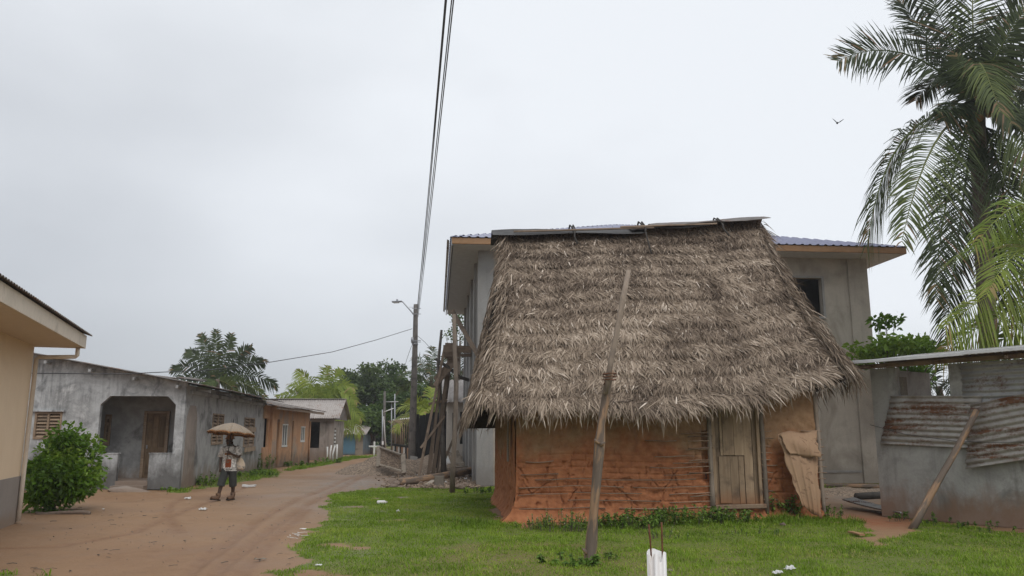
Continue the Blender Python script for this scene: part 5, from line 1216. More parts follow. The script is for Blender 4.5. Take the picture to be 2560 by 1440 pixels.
big = [(((2420, 240, 0), (2255, 70, -.3), (2095, 152, -.5)), dict(side=(.25, .2, 1), hang=.12, tint0=.12, leafL=1.25, gone=.1, spread=.1)),
       (((2425, 275, 0), (2215, 262, -.8), (2168, 610, -1.2)), dict(side=(.6, .5, .2), hang=.85, tint0=.36, leafL=1.35)),
       (((2430, 275, 0), (2320, 300, -1.2), (2255, 600, -2.0)), dict(side=(1, 0, .2), hang=.5, tint0=.52, leafL=1.25)),
       (((2430, 300, 0), (2350, 480, -.6), (2338, 745, -1)), dict(hang=.55, tint0=.22, leafL=1.15)), (((2435, 300, 0), (2405, 520, .7), (2362, 850, .9)), dict(hang=.55, tint0=.12, leafL=1.2)),
       (((2455, 300, .1), (2540, 480, .3), (2520, 780, .4)), dict(hang=.55, tint0=.15, leafL=1.25)),
       (((2460, 270, 0), (2560, 240, -.8), (2610, 540, -1)), dict(hang=.7, tint0=.5, leafL=1.3)), (((2440, 240, -.3), (2430, 60, -1.4), (2500, 280, -2.6)), dict(hang=.7, tint0=.5, leafL=1.0)),
       (((2440, 240, 0), (2430, 100, .2), (2430, -130, .4)), dict(hang=.2, tint0=.55, leafL=1.3)), (((2430, 245, 0), (2385, 120, 0), (2300, -70, .2)), dict(side=(.8, 0, .5), hang=.25, tint0=.1, leafL=1.45)),
       (((2425, 245, .1), (2335, 115, .4), (2245, -5, .6)), dict(side=(.6, .2, .7), hang=.25, tint0=.08, leafL=1.35)), (((2455, 245, 0), (2500, 100, 0), (2600, -60, 0)), dict(hang=.25, tint0=.1, leafL=1.4)),
       (((2460, 250, 0), (2560, 140, 0), (2680, 90, .2)), dict(side=(-.3, .2, 1), hang=.3, tint0=.1, leafL=1.3)), (((2460, 260, 0), (2580, 200, .2), (2690, 360, .3)), dict(hang=.6, tint0=.15, leafL=1.3)),
       (((2440, 250, .3), (2470, 80, 1.6), (2480, 90, 4)), dict(tint0=.1)), (((2440, 255, .3), (2380, 130, 1.6), (2290, 250, 3.2)), dict(tint0=.08, hang=.4)), (((2440, 255, .3), (2510, 150, 1.6), (2600, 260, 3.2)), dict(tint0=.08, hang=.4)),
       (((2440, 268, 0), (2425, 200, -.3), (2390, 140, -.4)), dict(tint0=.25, leafL=.9)), (((2440, 268, 0), (2470, 200, -.2), (2490, 150, -.3)), dict(tint0=.2, leafL=.9)), (((2438, 270, -.1), (2390, 235, -.6), (2360, 300, -.9)), dict(tint0=.2, leafL=.9, hang=.6)), (((2445, 270, -.1), (2500, 235, -.6), (2530, 310, -.9)), dict(tint0=.25, leafL=.9, hang=.6)),
       (((2450, 320, .2), (2505, 520, .5), (2480, 720, .6)), dict(hang=.5, tint0=.7, dead=.7, leafL=.9)), (((2450, 310, 0), (2520, 420, -.3), (2580, 700, -.5)), dict(hang=.6, tint0=.3, leafL=1.25)), (((2440, 255, 0), (2470, 150, -.5), (2560, 30, -1)), dict(side=(-.5, .2, .8), hang=.3, tint0=.3, leafL=1.2))]
palm('coconut_palm', 'tall coconut palm with drooping fronds rising behind the tin shack', bs_b, cr_b, big, M['palm'], .28, .24, 1.2, 122, .05, .22, (0, 0, 0), True, 7)
c2 = P(2690, 640, 20.5)
palm('young_coconut_palm', 'bright green palm leaning fronds in from the right edge over the shack', (c2.x+.4, 20.5, 0), c2,
     [(((2690, 640, 0), (2590, 395, -.2), (2440, 610, -.5)), dict(tint0=.5, hang=.7, leafL=1.1)), (((2690, 670, .1), (2520, 680, -.4), (2362, 818, -.7)), dict(tint0=.6, hang=.95, leafL=1.15)), (((2690, 710, 0), (2530, 760, .2), (2345, 880, .3)), dict(tint0=.45, dead=.12, hang=.9, leafL=1.0)),
      (((2700, 740, 0), (2590, 780, .4), (2470, 880, .6)), dict(tint0=.5, hang=.8)), (205, 20, 4.0, .7, dict(tint0=.6)), (220, 50, 4, .6), (140, 40, 4, .6), (90, 60, 4, .4), (0, 40, 4, .6), (300, 30, 4, .6), (40, 10, 4, .7), (330, -10, 4, .6), (250, 5, 3.8, .7)],
     M['palm_bright'], .2, .15, .95, 70, .045, .5)
# village palms
pa_ = P(545, 948, 55)
palm('grey_house_palm', 'dark fronded palm spreading above the grey house roof', (pa_.x, 55, 0), pa_,
     [(((545, 952, 0), (c0, c1, dy), (t0_, t1_, dy*1.6)), dict(side=((t1_-950)/-120, .35, -(t0_-545)/120), hang=.34, tint0=tn-.06, leafL=.8)) for t0_, t1_, c0, c1, dy, tn in
      ((541, 826, 538, 880, 0, .42), (578, 836, 566, 880, .3, .35), (503, 836, 520, 880, .3, .3), (628, 868, 592, 880, 0, .25), (466, 880, 500, 880, 0, .25), (664, 905, 612, 893, .2, .2), (428, 926, 480, 898, .2, .2), (692, 968, 635, 918, -.2, .22), (424, 968, 470, 928, -.3, .2), (662, 992, 610, 945, -.4, .6), (596, 990, 570, 950, -.5, .65), (500, 985, 520, 950, -.5, .5))],
     M['palm'], .2, .16, .8, 56, .085, .2)
pa_ = P(806, 1000, 60)
palm('bright_palm', 'yellow green palm between the corrugated roof house and the dark trees', (P(838, 1100, 60).x, 60, 0), pa_,
     [(((800, 1005, 0), (806, 950, .1), (820, 915, .1)), dict(side=(1, 0, 0))), (((800, 1005, 0), (785, 955, 0), (742, 925, 0)), dict(side=(.6, 0, .8), tint0=.75)), (((800, 1005, 0), (745, 975, 0), (692, 992, 0)), {}), (((802, 1005, 0), (840, 945, .2), (886, 972, .2)), dict(side=(.3, .3, 1))), (((802, 1005, 0), (850, 960, -.3), (892, 1005, -.4)), {}),
      (((805, 1010, 0), (860, 985, -.5), (905, 1048, -.6)), dict(hang=.6)), (((810, 1015, 0), (835, 935, .4), (850, 925, .6)), dict(side=(1, 0, .2))), (((815, 1030, -.2), (860, 1010, -.6), (902, 1085, -.7)), dict(hang=.6, tint0=.7)), (((818, 1040, -.2), (840, 1020, -.6), (868, 1080, -.8)), dict(hang=.5, tint0=.7)), (((798, 1005, .2), (770, 960, .6), (722, 960, .8)), {}), (((798, 1010, -.2), (790, 985, -.8), (770, 1010, -1)), {})],
     M['palm_bright'], .16, .13, .95, 52, .075, .62, (.5, 0, 0))
pa_ = P(856, 1050, 70)
palm('low_bright_palm', 'short yellow green palm hanging over the blue shack roof', (pa_.x-.3, 70, 0), pa_,
     [(0, 36, 2.6, .8), (20, 60, 2.4, .5), (180, 30, 2.2, .8), (335, 20, 2.4, .9), (300, 45, 2.2, .8), (-5, 0, 2.6, .8, dict(tint0=.92, dead=.5)), (100, 70, 2.2, .4), (250, 30, 2.0, .9), (10, -15, 2.4, .5, dict(tint0=.85, dead=.4))],
     M['palm_bright'], .13, .1, .8, 34, .075, .6)
pa_ = P(1078, 940, 68)
palm('scaffold_palm', 'grey green palm behind the tarred pole and scaffold', (pa_.x, 68, 0), pa_,
     [(90, 85, 2.9, .1), (180, 60, 2.9, .3), (0, 60, 2.9, .3), (180, 25, 3, .5), (0, 25, 3, .5), (200, 0, 2.9, .5), (-20, 0, 2.9, .5), (270, 40, 2.6, .6), (230, 50, 2.6, .5), (120, 70, 2.8, .3)], M['palm'], .18, .14, .9, 36, .07, .35)
pa_ = P(1152, 945, 64)
palm('wall_palm', 'grey green palm squeezed between the scaffold and building wall', (pa_.x, 64, 0), pa_,
     [(100, 82, 2.9, .1), (180, 62, 2.9, .3), (0, 60, 2.9, .3), (180, 30, 3, .5), (0, 25, 3, .5), (200, 5, 2.9, .5), (270, 40, 2.6, .6)], M['palm'], .18, .14, .9, 36, .07, .3)
pa_ = P(1075, 1030, 56)
palm('banana_like_palm', 'low yellow green palm with arching fronds behind the dark fence', (pa_.x, 56, 0), pa_,
     [(180, 35, 2.6, .5), (170, 12, 2.7, .4), (0, 40, 2.7, .5), (10, 12, 2.8, .4), (90, 75, 2.5, .3), (200, 50, 2.5, .5), (-15, 60, 2.5, .5), (260, 40, 2.2, .7), (195, 0, 2.5, .5)], M['palm_bright'], .16, .12, .8, 36, .08, .75)
pa_ = P(2345, 965, 30)
palm('dry_palm', 'dull palm seen through the open gap under the shack roof', (pa_.x+.5, 30, 0), pa_,
     [(180, 20, 2.4, .5), (180, 50, 2.2, .5), (0, 20, 2.4, .5), (0, 55, 2.2, .5), (200, 0, 2.4, .5), (-20, -5, 2.4, .5), (270, 30, 2, .7), (90, 75, 2.2, .3)], M['palm'], .16, .12, .8, 36, .04, .15)

def tree(name, label, base, h, crown_c, rads, nclump, nleaf, leaf, mat, tlo=.2, thi=.9, clump=.9, group=None, trunk_r=.2, seed=0, cat='tree', limbs=6, flat=.6, low=-.35):
    """tapered trunk, limbs reaching the clumps, and a crown of leaf-sized faces in uneven clumps"""
    rg = np.random.default_rng(seed+100); tr = thing(name, label, cat, base, 0, group); cc = np.array(crown_c) - np.array(base); rr = np.array(rads)
    mb = MB(); top = Vector(cc)-Vector((0, 0, rr[2]*.2))
    mb.tube([Vector((0, 0, -.1)), top*.35+Vector((jit(.2), jit(.2), 0)), top*.7+Vector((jit(.2), jit(.2), 0)), top], [trunk_r, trunk_r*.8, trunk_r*.55, trunk_r*.3], 8, True, .08)
    d = nrm(rg.normal(0, 1, (nclump, 3))); d[:, 2] = np.where(d[:, 2] < low, -d[:, 2]*.5, d[:, 2]); rad = rg.uniform(.45, 1.02, nclump)**.6
    cl = cc + d*rad[:, None]*rr*rg.uniform(.72, 1.2, (nclump, 1))
    for i in range(min(limbs, nclump)):
        q = Vector(cl[i]); mid = top*.6 + (q-top*.6)*.5 + Vector((0, 0, .1*h*jit(.5)))
        mb.tube([top*random.uniform(.4, .8), mid, q], [trunk_r*.4, trunk_r*.25, trunk_r*.1], 5, True)
    mb.build('trunk', M['trunk'], tr, True)
    per = nleaf//nclump; ci = np.repeat(np.arange(nclump), per); N = len(ci); cs = clump*rg.uniform(.6, 1.3, nclump)
    off = nrm(rg.normal(0, 1, (N, 3)))*(rg.random(N)**.45)[:, None]; off[:, 2] *= flat
    p_ = cl[ci] + off*cs[ci][:, None]
    L = leaf*rg.uniform(.6, 1.3, N)
    D = nrm(off*.9 + rg.normal(0, .6, (N, 3)) + np.array([0, 0, .25]))*L[:, None]
    W = nrm(np.cross(D, rg.normal(0, 1, (N, 3)) + np.array([0, 0, 0.])))*(L*.5)[:, None]
    B = np.array([0, 0, -1.])*(L*.25)[:, None]
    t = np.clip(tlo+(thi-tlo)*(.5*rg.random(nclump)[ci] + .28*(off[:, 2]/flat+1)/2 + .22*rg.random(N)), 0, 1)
    leaves('crown', p_, D, W, B, t, mat, tr, ((0, .25), (.5, 1.0)))
    return tr
TR = [(862, 86, 7.2, 3.6, 'round dark green tree right behind the yellow green palm'), (905, 80, 7.8, 4.0, 'broad dark green tree left of the far lamp posts'), (955, 84, 8.5, 4.2, 'tallest dark green tree behind the solar lamp'), (1005, 82, 8.0, 4.0, 'dark green tree just left of the tarred pole'), (1050, 88, 5.6, 3.0, 'dark green tree behind tarred pole and scaffold'), (925, 70, 3.6, 2.0, 'lower leafy tree above the white cross'), (990, 72, 4.8, 2.3, 'leafy green tree behind the bent post fence'), (760, 92, 6.0, 3.0, 'greyish tree peeping above the corrugated roof house'), (1110, 80, 5.0, 2.6, 'green tree behind the pale tin roof house')]
for i, (u, Y, h, r_, lb) in enumerate(TR):
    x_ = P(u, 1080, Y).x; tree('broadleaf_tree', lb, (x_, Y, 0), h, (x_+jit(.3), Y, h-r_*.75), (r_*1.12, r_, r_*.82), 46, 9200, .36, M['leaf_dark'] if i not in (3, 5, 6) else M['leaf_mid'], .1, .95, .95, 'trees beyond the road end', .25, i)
# low wood closing the view behind the village
N = 52000; an = rng.uniform(0, 1, N); ux = np.concatenate([rng.uniform(-75, 75, N//2), rng.uniform(-30, 6, N-N//2)]); yy = 104 + rng.uniform(0, 10, N); hh = 2.2+3.2*vnoise(ux, yy*0, 4.5, 71)+1.2*vnoise(ux, yy*0, 1.3, 72)
p_ = np.stack([ux, yy, hh*rng.random(N)**.6], 1); L = rng.uniform(.35, .8, N); D = nrm(rng.normal(0, 1, (N, 3)))*L[:, None]; W = nrm(np.cross(D, rng.normal(0, 1, (N, 3))))*(L*.55)[:, None]
fw_ = leaves('far_wood', p_, D, W, D*0, np.clip(rng.normal(.4, .2, N)+.3*(p_[:, 2]/6-.5), 0, 1), M['leaf_dark'], None, ((0, .3), (.5, 1))); tag(fw_, 'distant band of dark woodland closing the view', 'woodland', kind='stuff')
# tree behind the shack, shrub by the cream house, climbing green by the eave
ab = P(2235, 900, 27.5); tree('almond_tree', 'bright round leaved tree behind the tin shack and concrete building', (ab.x+.3, 27.5, 0), 5, (ab.x+.0, 27.5, P(2240, 890, 27.5).z), (1.45, 1.4, .7), 26, 1700, .24, M['leaf_bright'], .45, 1.0, .5, None, .12, 31, 'tree', 10, .55)
ab = P(2215, 800, 27.8); tree('sapling_branch', 'thin leafy branch rising above the round leaved tree', (ab.x-.3, 27.8, 0), 6, (ab.x, 27.8, P(2215, 812, 27.8).z), (.42, .3, .52), 9, 150, .22, M['leaf_bright'], .1, .7, .22, None, .05, 33, 'tree', 9, .8)
ab = P(2320, 950, 29); tree('back_shrub', 'green shrub seen through the gap under the shack roof', (ab.x-1, 29, 0), 4, (ab.x-.75, 29, P(2300, 950, 29).z), (.8, .6, .7), 10, 700, .2, M['leaf_bright'], .1, .8, .4, None, .07, 35, 'shrub', 5)
ab = P(1150, 830, 48); tree('eave_tree', 'sparse leafy tree showing under the left roof edge of the concrete building', (ab.x, 48, 0), 8, (ab.x, 48, P(1150, 840, 48).z), (.85, .8, 1.5), 20, 620, .17, M['leaf_mid'], .2, 1, .4, None, .12, 37, 'tree', 8)
bb = G(120, 1281); tree('green_shrub', 'dense bright green shrub beside the cream house corner', (bb.x, bb.y+.4, 0), 1.6, (bb.x-.02, bb.y+.45, .95), (.66, .62, .90), 48, 9800, .13, M['leaf_bright'], .08, 1.0, .34, None, .05, 41, 'shrub', 30, .85, -2)
kb = G(150, 1284); tag(stick('kerb_log', wavy((kb.x-.5, kb.y-.1, .0), (kb.x+.7, kb.y, .01), 6, .02), .05, M['rock'], None, 8, .3), 'low dark log edging the soil under the green shrub', 'log')

def weed(label, u, v, r_, h, n, leaf, seed, flowers=.0, tlo=.1, thi=.8, name='weed_clump', group=None, dy=0):
    rg = np.random.default_rng(seed); b_ = G(u, v); ns_ = max(6, n//26); pw = thing(name, label, 'weed', (b_.x, b_.y+dy, 0), 0, group)
    an = rg.uniform(0, 6.28, ns_); rd = r_*np.sqrt(rg.random(ns_)); sx_, sy_ = np.cos(an)*rd, np.sin(an)*rd*.7; hs_ = h*rg.uniform(.45, 1.1, ns_)*(1-.4*rd/r_)
    lean = rg.normal(0, .16, (ns_, 2)) + np.stack([np.cos(an), np.sin(an)], 1)*.2
    k_ = rg.integers(0, ns_, n); t = rg.uniform(.15, 1, n)**.7
    p_ = np.stack([sx_[k_]+lean[k_, 0]*hs_[k_]*t, sy_[k_]+lean[k_, 1]*hs_[k_]*t, hs_[k_]*t], 1)
    L = leaf*rg.uniform(.5, 1.3, n); D = nrm(rg.normal(0, 1, (n, 3))*np.array([1, 1, .5])+np.array([0, 0, .25]))*L[:, None]; W = nrm(np.cross(D, rg.normal(0, .4, (n, 3))+np.array([0, 0, 1])))*(L*.48)[:, None]
    tt = np.clip(rg.uniform(tlo, thi, n), 0, .85); fl = (rg.random(n) < flowers) & (t > .55); tt = np.where(fl, .96, tt); D = np.where(fl[:, None], D*.35, D); W = np.where(fl[:, None], W*.45, W)
    leaves('foliage', p_, D, W, np.array([0, 0, -1.])*(L*.3)[:, None], tt, M['weed'], pw, ((0, .3), (.5, 1)))
    mb = MB()
    for i in range(ns_): mb.tube([(sx_[i], sy_[i], -.02), (sx_[i]+lean[i, 0]*hs_[i], sy_[i]+lean[i, 1]*hs_[i], hs_[i])], [.006, .003], 4, False)
    mb.build('stems', M['trunk'], pw)['kind'] = 'stuff'
    return pw
weed('tall leafy weed at the foot of the leaning tan sheet', 1955, 1294, .5, .72, 1900, .085, 1, .05)
weed('small weed right of the leaning tan sheet', 2080, 1296, .28, .36, 350, .06, 2, .03)
weed('leafy weed clump under the plank door', 1830, 1304, .6, .34, 1500, .065, 3, .06)
weed('wide leafy weed bed along the mud wall left of the door', 1720, 1306, .8, .42, 2600, .065, 4, .04)
weed('weed bed in front of the mud wall just right of the crooked pole', 1575, 1314, .7, .36, 2000, .065, 5, .05)
weed('pale flowering weed at the foot of the mud wall left of the crooked pole', 1400, 1322, .6, .42, 1500, .05, 6, .3)
weed('thin flowering weed near the left mud corner', 1330, 1320, .3, .24, 260, .045, 7, .25)
weed('pale flowering weed in the grass behind the pvc stub', 1665, 1345, .5, .2, 420, .035, 8, .4)
weed('broad leaved weed at the foot of the crooked pole', 1420, 1412, .42, .2, 420, .075, 9, .0, .15, .6)
weed('small leafy weed right of the crooked pole foot', 1510, 1400, .2, .16, 160, .05, 10, .0)
weed('flowering weed in the lawn before the plank door', 1880, 1335, .6, .16, 380, .035, 11, .35)
weed('sparse flowering weed in the left lawn', 1130, 1310, .6, .16, 300, .035, 12, .4)
weed('dark low weed beside the concrete building corner', 1195, 1232, .5, .24, 500, .06, 13, .0, .0, .35)
weed('bright weed against the grey house side wall behind the umbrella walker', 525, 1212, .55, .5, 700, .09, 14, 0, .3, .8)
weed('green weed bank at the far end of the grey house wall', 640, 1192, 1.0, .42, 800, .1, 15, 0, .2, .7)
weed('tall weed climbing the grey house wall end', 650, 1178, .35, .95, 350, .1, 16, 0, .1, .6, dy=.6)
weed('weed tuft below the orange house windows', 745, 1166, .9, .4, 500, .12, 17, 0, .2, .7)
weed('weed tuft at the white marker posts', 822, 1156, .9, .4, 400, .14, 18, 0, .4, .85)
weed('bright leafy plant behind the scaffold near the pale house', 1120, 1140, .8, 1.1, 500, .2, 19, 0, .3, .85, dy=4)
weed('climbing green plant in front of the dark board fence', 1110, 1130, .5, 2.3, 350, .2, 20, 0, .3, .85, dy=4)
weed('low weeds along the foot of the shack wall', 2330, 1304, 1.0, .2, 600, .05, 21, 0, .1, .6)
weed('low weeds along the shack wall at the right edge', 2500, 1322, .9, .18, 600, .05, 22, 0, .1, .6)
weed('creeping weeds beside the curled metal sheet', 2250, 1298, .3, .22, 200, .05, 23, 0, .1, .6)
weed('small weed at the porch house corner', 432, 1226, .4, .14, 300, .06, 24, 0, .3, .8)

# ================================================================== PERSON WITH UMBRELLA
pg = G(568, 1250)
M['skin'] = plain('dark_skin', (.075, .044, .03), .55, .1, 30, .35, 0, .03)
def shirtmat():
    b = NB('printed_white_tshirt'); v = b.co(); x_ = b.n('ShaderNodeSeparateXYZ', {0: v}); X, Y, Z = x_.outputs
    n = b.noise(v, 7, 4, .6, 1.2); n2 = b.noise(v, 20, 3, .6)
    c = b.mix(b.ramp(n, [(.42, 0), (.5, .8), (.56, .2), (.62, 0)]), (.74, .72, .68), (.12, .11, .10))
    st = b.math('SINE', b.math('MULTIPLY', b.math('ADD', Z, b.math('MULTIPLY', n, .05)), 150.0))
    hem = b.math('MULTIPLY', b.math('GREATER_THAN', st, .2), b.math('LESS_THAN', Z, .86))
    c = b.mix(hem, c, (.05, .05, .05))
    def between(s_, lo, hi): return b.math('MULTIPLY', b.math('GREATER_THAN', s_, lo), b.math('LESS_THAN', s_, hi))
    box = b.math('MULTIPLY', between(b.math('ADD', X, b.math('MULTIPLY', n2, .03)), -.055, .105), between(b.math('ADD', Z, b.math('MULTIPLY', n2, .04)), .905, 1.13))
    box = b.math('MULTIPLY', box, b.math('LESS_THAN', Y, 0.0))
    c = b.mix(box, c, b.mix(n, (.30, .075, .025), (.2, .06, .03)))
    top = b.math('MULTIPLY', between(b.math('ADD', X, b.math('MULTIPLY', n2, .05)), -.09, .1), between(Z, 1.22, 1.28)); top = b.math('MULTIPLY', top, b.math('LESS_THAN', Y, 0.0))
    c = b.mix(top, c, (.22, .11, .05))
    return b.out(c, .85, b.bump(b.noise(b.co((1, 1, .4)), 9, 3, .6), .5, .02), .2)
M['shirt'] = shirtmat()
M['shorts'] = plain('charcoal_shorts', (.045, .048, .045), .85, .2, 16)
M['boot'] = plain('brown_leather_boot', (.13, .075, .045), .7, .35, 12, .3, 0, .4)
M['hat'] = plain('tan_hat', (.24, .135, .075), .8, .3, 30)
M['scarf'] = plain('dark_scarf', (.08, .078, .07), .85, .4, 40)
M['bag'] = weathered('cloth_bag', [(.5, .38, .25), (.62, .52, .4), (.3, .3, .3)], 7, ((.09, .1, .11), 8, .55, .8), 0, None, .85, .2, 40)
per = thing('person', 'person in printed white t-shirt, dark cropped trousers, hat and boots walking under an umbrella', 'person', (pg.x, pg.y, 0), R(0))
# body: skinned skeleton, walking towards the camera, head turned to the left
J = {}; V_, E_, R_ = [], [], []
def jv(k, p, r, par=None):
    J[k] = len(V_); V_.append(p); R_.append(r)
    if par is not None: E_.append((J[par], J[k]))
jv('pelvis', (0, 0, .93), (.15, .11)); jv('waist', (.0, .0, 1.06), (.14, .10), 'pelvis'); jv('chest', (.005, .01, 1.25), (.165, .11), 'waist'); jv('neck0', (0, .015, 1.43), (.07, .07), 'chest'); jv('neck', (-.01, .0, 1.49), (.055, .058), 'neck0')
jv('jaw', (-.045, -.015, 1.555), (.062, .07), 'neck'); jv('head', (-.035, -.005, 1.63), (.085, .092), 'jaw'); jv('crown', (-.02, .0, 1.70), (.07, .08), 'head')
jv('nose', (-.132, -.02, 1.615), (.016, .018), 'head'); jv('mouth', (-.118, -.02, 1.565), (.02, .026), 'jaw')
# her left arm (picture right): bent, fist at the chest round the shaft
jv('lsh', (.19, .02, 1.40), (.062, .062), 'neck0'); jv('lel', (.275, -.02, 1.16), (.046, .046), 'lsh'); jv('lfo', (.20, -.14, 1.2), (.036, .036), 'lel'); jv('lwr', (.105, -.235, 1.265), (.026, .03), 'lfo'); jv('lpa', (.06, -.262, 1.295), (.03, .042), 'lwr')
# other arm hangs a little bent
jv('rsh', (-.18, .01, 1.40), (.062, .062), 'neck0'); jv('rel', (-.255, .02, 1.14), (.045, .045), 'rsh'); jv('rwr', (-.22, -.10, .94), (.028, .03), 'rel'); jv('rpa', (-.205, -.125, .87), (.036, .022), 'rwr')
# legs: picture-left leg forward, the other behind
jv('lhip', (-.09, 0, .88), (.10, .10), 'pelvis'); jv('lkn', (-.125, -.16, .50), (.066, .066), 'lhip'); jv('lca', (-.145, -.17, .34), (.055, .058), 'lkn'); jv('lan', (-.185, -.20, .12), (.04, .042), 'lca'); jv('lto', (-.225, -.30, .07), (.04, .03), 'lan')
jv('rhip', (.09, 0, .88), (.10, .10), 'pelvis'); jv('rkn', (.105, .03, .49), (.066, .066), 'rhip'); jv('rca', (.105, .10, .33), (.055, .058), 'rkn'); jv('ran', (.10, .13, .12), (.04, .042), 'rca'); jv('rto', (.075, .04, .05), (.04, .03), 'ran')
# fingers
for k_, (dz, ln) in enumerate(((.034, .9), (.013, 1.0), (-.009, .95), (-.03, .8))):
    jv('f%da' % k_, (.03, -.298, 1.297+dz), (.0095, .0095), 'lpa'); jv('f%db' % k_, (.004, -.292, 1.297+dz), (.009, .009), 'f%da' % k_); jv('f%dc' % k_, (.002, -.262+.004*ln, 1.296+dz), (.008, .008), 'f%db' % k_)
jv('th1', (.045, -.238, 1.335), (.0105, .0105), 'lpa'); jv('th2', (.018, -.252, 1.345), (.009, .009), 'th1')
for k_, (dx, ln) in enumerate(((-.02, .075), (-.004, .082), (.012, .077), (.026, .06))):
    jv('g%da' % k_, (-.203+dx*.9, -.135, .83), (.0095, .0095), 'rpa'); jv('g%db' % k_, (-.20+dx, -.142, .83-ln*.55), (.009, .009), 'g%da' % k_); jv('g%dc' % k_, (-.197+dx, -.132, .83-ln), (.0075, .0075), 'g%db' % k_)
jv('ti1', (-.175, -.14, .865), (.011, .011), 'rpa'); jv('ti2', (-.168, -.155, .825), (.009, .009), 'ti1')
me = bpy.data.meshes.new('body'); me.from_pydata(V_, E_, []); body = link('body', me, per, M['skin'])
md = body.modifiers.new('skin', 'SKIN'); sv_ = me.skin_vertices[0].data
for i, r_ in enumerate(R_): sv_[i].radius = r_
sv_[0].use_root = True; md.use_smooth_shade = True
ss = body.modifiers.new('sub', 'SUBSURF'); ss.levels = ss.render_levels = 2
def loft(name, rings, m, parent, n=20, cap=False, wr=0.0):
    """rings: (cx, cy, z, rx, ry)"""
    mb = MB(); vs = []
    for j, (cx, cy, z, rx, ry) in enumerate(rings):
        for k_ in range(n):
            a_ = 2*math.pi*k_/n; q = 1+wr*math.sin(a_*5+j*1.3)*(.5+.5*math.sin(j*2.1)); vs.append((cx+math.cos(a_)*rx*q, cy+math.sin(a_)*ry*q, z))
    fs = [(j*n+k_, j*n+(k_+1) % n, (j+1)*n+(k_+1) % n, (j+1)*n+k_) for j in range(len(rings)-1) for k_ in range(n)]
    mb.add(vs, fs)
    if cap: mb.f.append(tuple(range(n-1, -1, -1))); mb.f.append(tuple((len(rings)-1)*n+k_ for k_ in range(n)))
    o_ = mb.build(name, m, parent, True); o_.modifiers.new('thickness', 'SOLIDIFY').thickness = .006
    s2 = o_.modifiers.new('sub', 'SUBSURF'); s2.levels = s2.render_levels = 1
    return o_
sh = loft('tshirt', [(.0, 0, .775, .205, .15), (0, 0, .80, .207, .152), (0, 0, .95, .196, .145), (.0, .0, 1.1, .188, .14), (0, .005, 1.25, .195, .138), (0, .01, 1.36, .195, .125), (0, .012, 1.43, .165, .105), (0, .012, 1.47, .10, .08), (0, .01, 1.485, .08, .072)], M['shirt'], per, 24, False, .035)
def limb_loft(name, pts, rad, m, parent):
    o_ = MB().tube(pts, rad, 14, False).build(name, m, parent, True); o_.modifiers.new('thickness', 'SOLIDIFY').thickness = .006; return o_
limb_loft('sleeve', [(.15, .015, 1.42), (.2, .015, 1.37), (.245, 0, 1.27), (.262, -.008, 1.2)], [.085, .092, .085, .088], M['shirt'], per)
limb_loft('sleeve', [(-.14, .012, 1.42), (-.2, .012, 1.36), (-.24, .015, 1.24), (-.255, .018, 1.17)], [.085, .092, .085, .09], M['shirt'], per)
limb_loft('trouser_leg', [(-.08, 0, .90), (-.095, -.045, .75), (-.123, -.14, .54), (-.14, -.168, .40), (-.142, -.17, .385)], [.096, .105, .096, .096, .097], M['shorts'], per)
limb_loft('trouser_leg', [(.085, 0, .90), (.098, .01, .75), (.106, .04, .54), (.107, .075, .39), (.107, .08, .375)], [.096, .105, .096, .096, .097], M['shorts'], per)
loft('trouser_seat', [(0, 0, .74, .17, .115), (0, 0, .85, .175, .12), (0, 0, .97, .165, .115)], M['shorts'], per, 18)
for (ax, ay), tz, dr_ in (((-.185, -.20), .035, (-.62, -.78)), ((.10, .13), .0, (-.35, -.94))):
    dl = Vector((dr_[0], dr_[1], 0)).normalized(); a_ = Vector((ax, ay, 0))
    bo = limb_loft('boot', [a_+Vector((0, 0, .20)), a_+Vector((0, 0, .12)), a_+dl*.02+Vector((0, 0, .075)), a_+dl*.10+Vector((0, 0, .058+tz*.6)), a_+dl*.18+Vector((0, 0, .05+tz)), a_+dl*.215+Vector((0, 0, .045+tz))], [.062, .058, .066, .056, .05, .022], M['boot'], per)
    MB().beam(a_-dl*.055+Vector((0, 0, .012)), a_+dl*.215+Vector((0, 0, .012+tz)), .1, .028, (0, 0, 1), .01).build('sole', M['dark'], bo)
loft('hat', [(-.03, 0, 1.655, .155, .15), (-.03, 0, 1.675, .115, .12), (-.025, 0, 1.70, .108, .115), (-.02, .0, 1.755, .1, .108), (-.02, 0, 1.775, .075, .08), (-.02, 0, 1.78, .01, .01)], M['hat'], per, 22)
loft('scarf', [(-.015, .0, 1.455, .105, .098), (-.012, 0, 1.49, .098, .09), (-.012, 0, 1.53, .075, .078)], M['scarf'], per, 18, False, .06)
for yy in (-.06,):
    bm = bmesh.new(); bmesh.ops.create_uvsphere(bm, u_segments=8, v_segments=6, radius=.011); me = bpy.data.meshes.new('eye'); bm.to_mesh(me); bm.free(); link('eye', me, per, M['litter'], (-.112, yy, 1.635)); link('eye', me, per, M['litter'], (-.118, .03, 1.635))
# bag behind the hip on a shoulder strap
bg_ = thing('shoulder_bag', 'pale patterned cloth bag hanging from the shoulder of the walking person', 'bag', (pg.x+.27, pg.y+.1, 0))
loft('bag_body', [(0, 0, .80, .05, .04), (.0, 0, .83, .135, .08), (0, 0, .92, .15, .09), (-.01, 0, 1.04, .125, .075), (-.03, 0, 1.14, .06, .04), (-.04, 0, 1.17, .02, .02)], M['bag'], bg_, 18, True, .05)
stick('strap', [(-.05, 0, 1.14), (-.06, -.08, 1.28), (-.075, -.115, 1.40), (-.09, -.06, 1.485), (-.09, .0, 1.47), (-.06, .06, 1.3), (-.04, .02, 1.14)], .009, M['dark'], bg_, 6, 0)
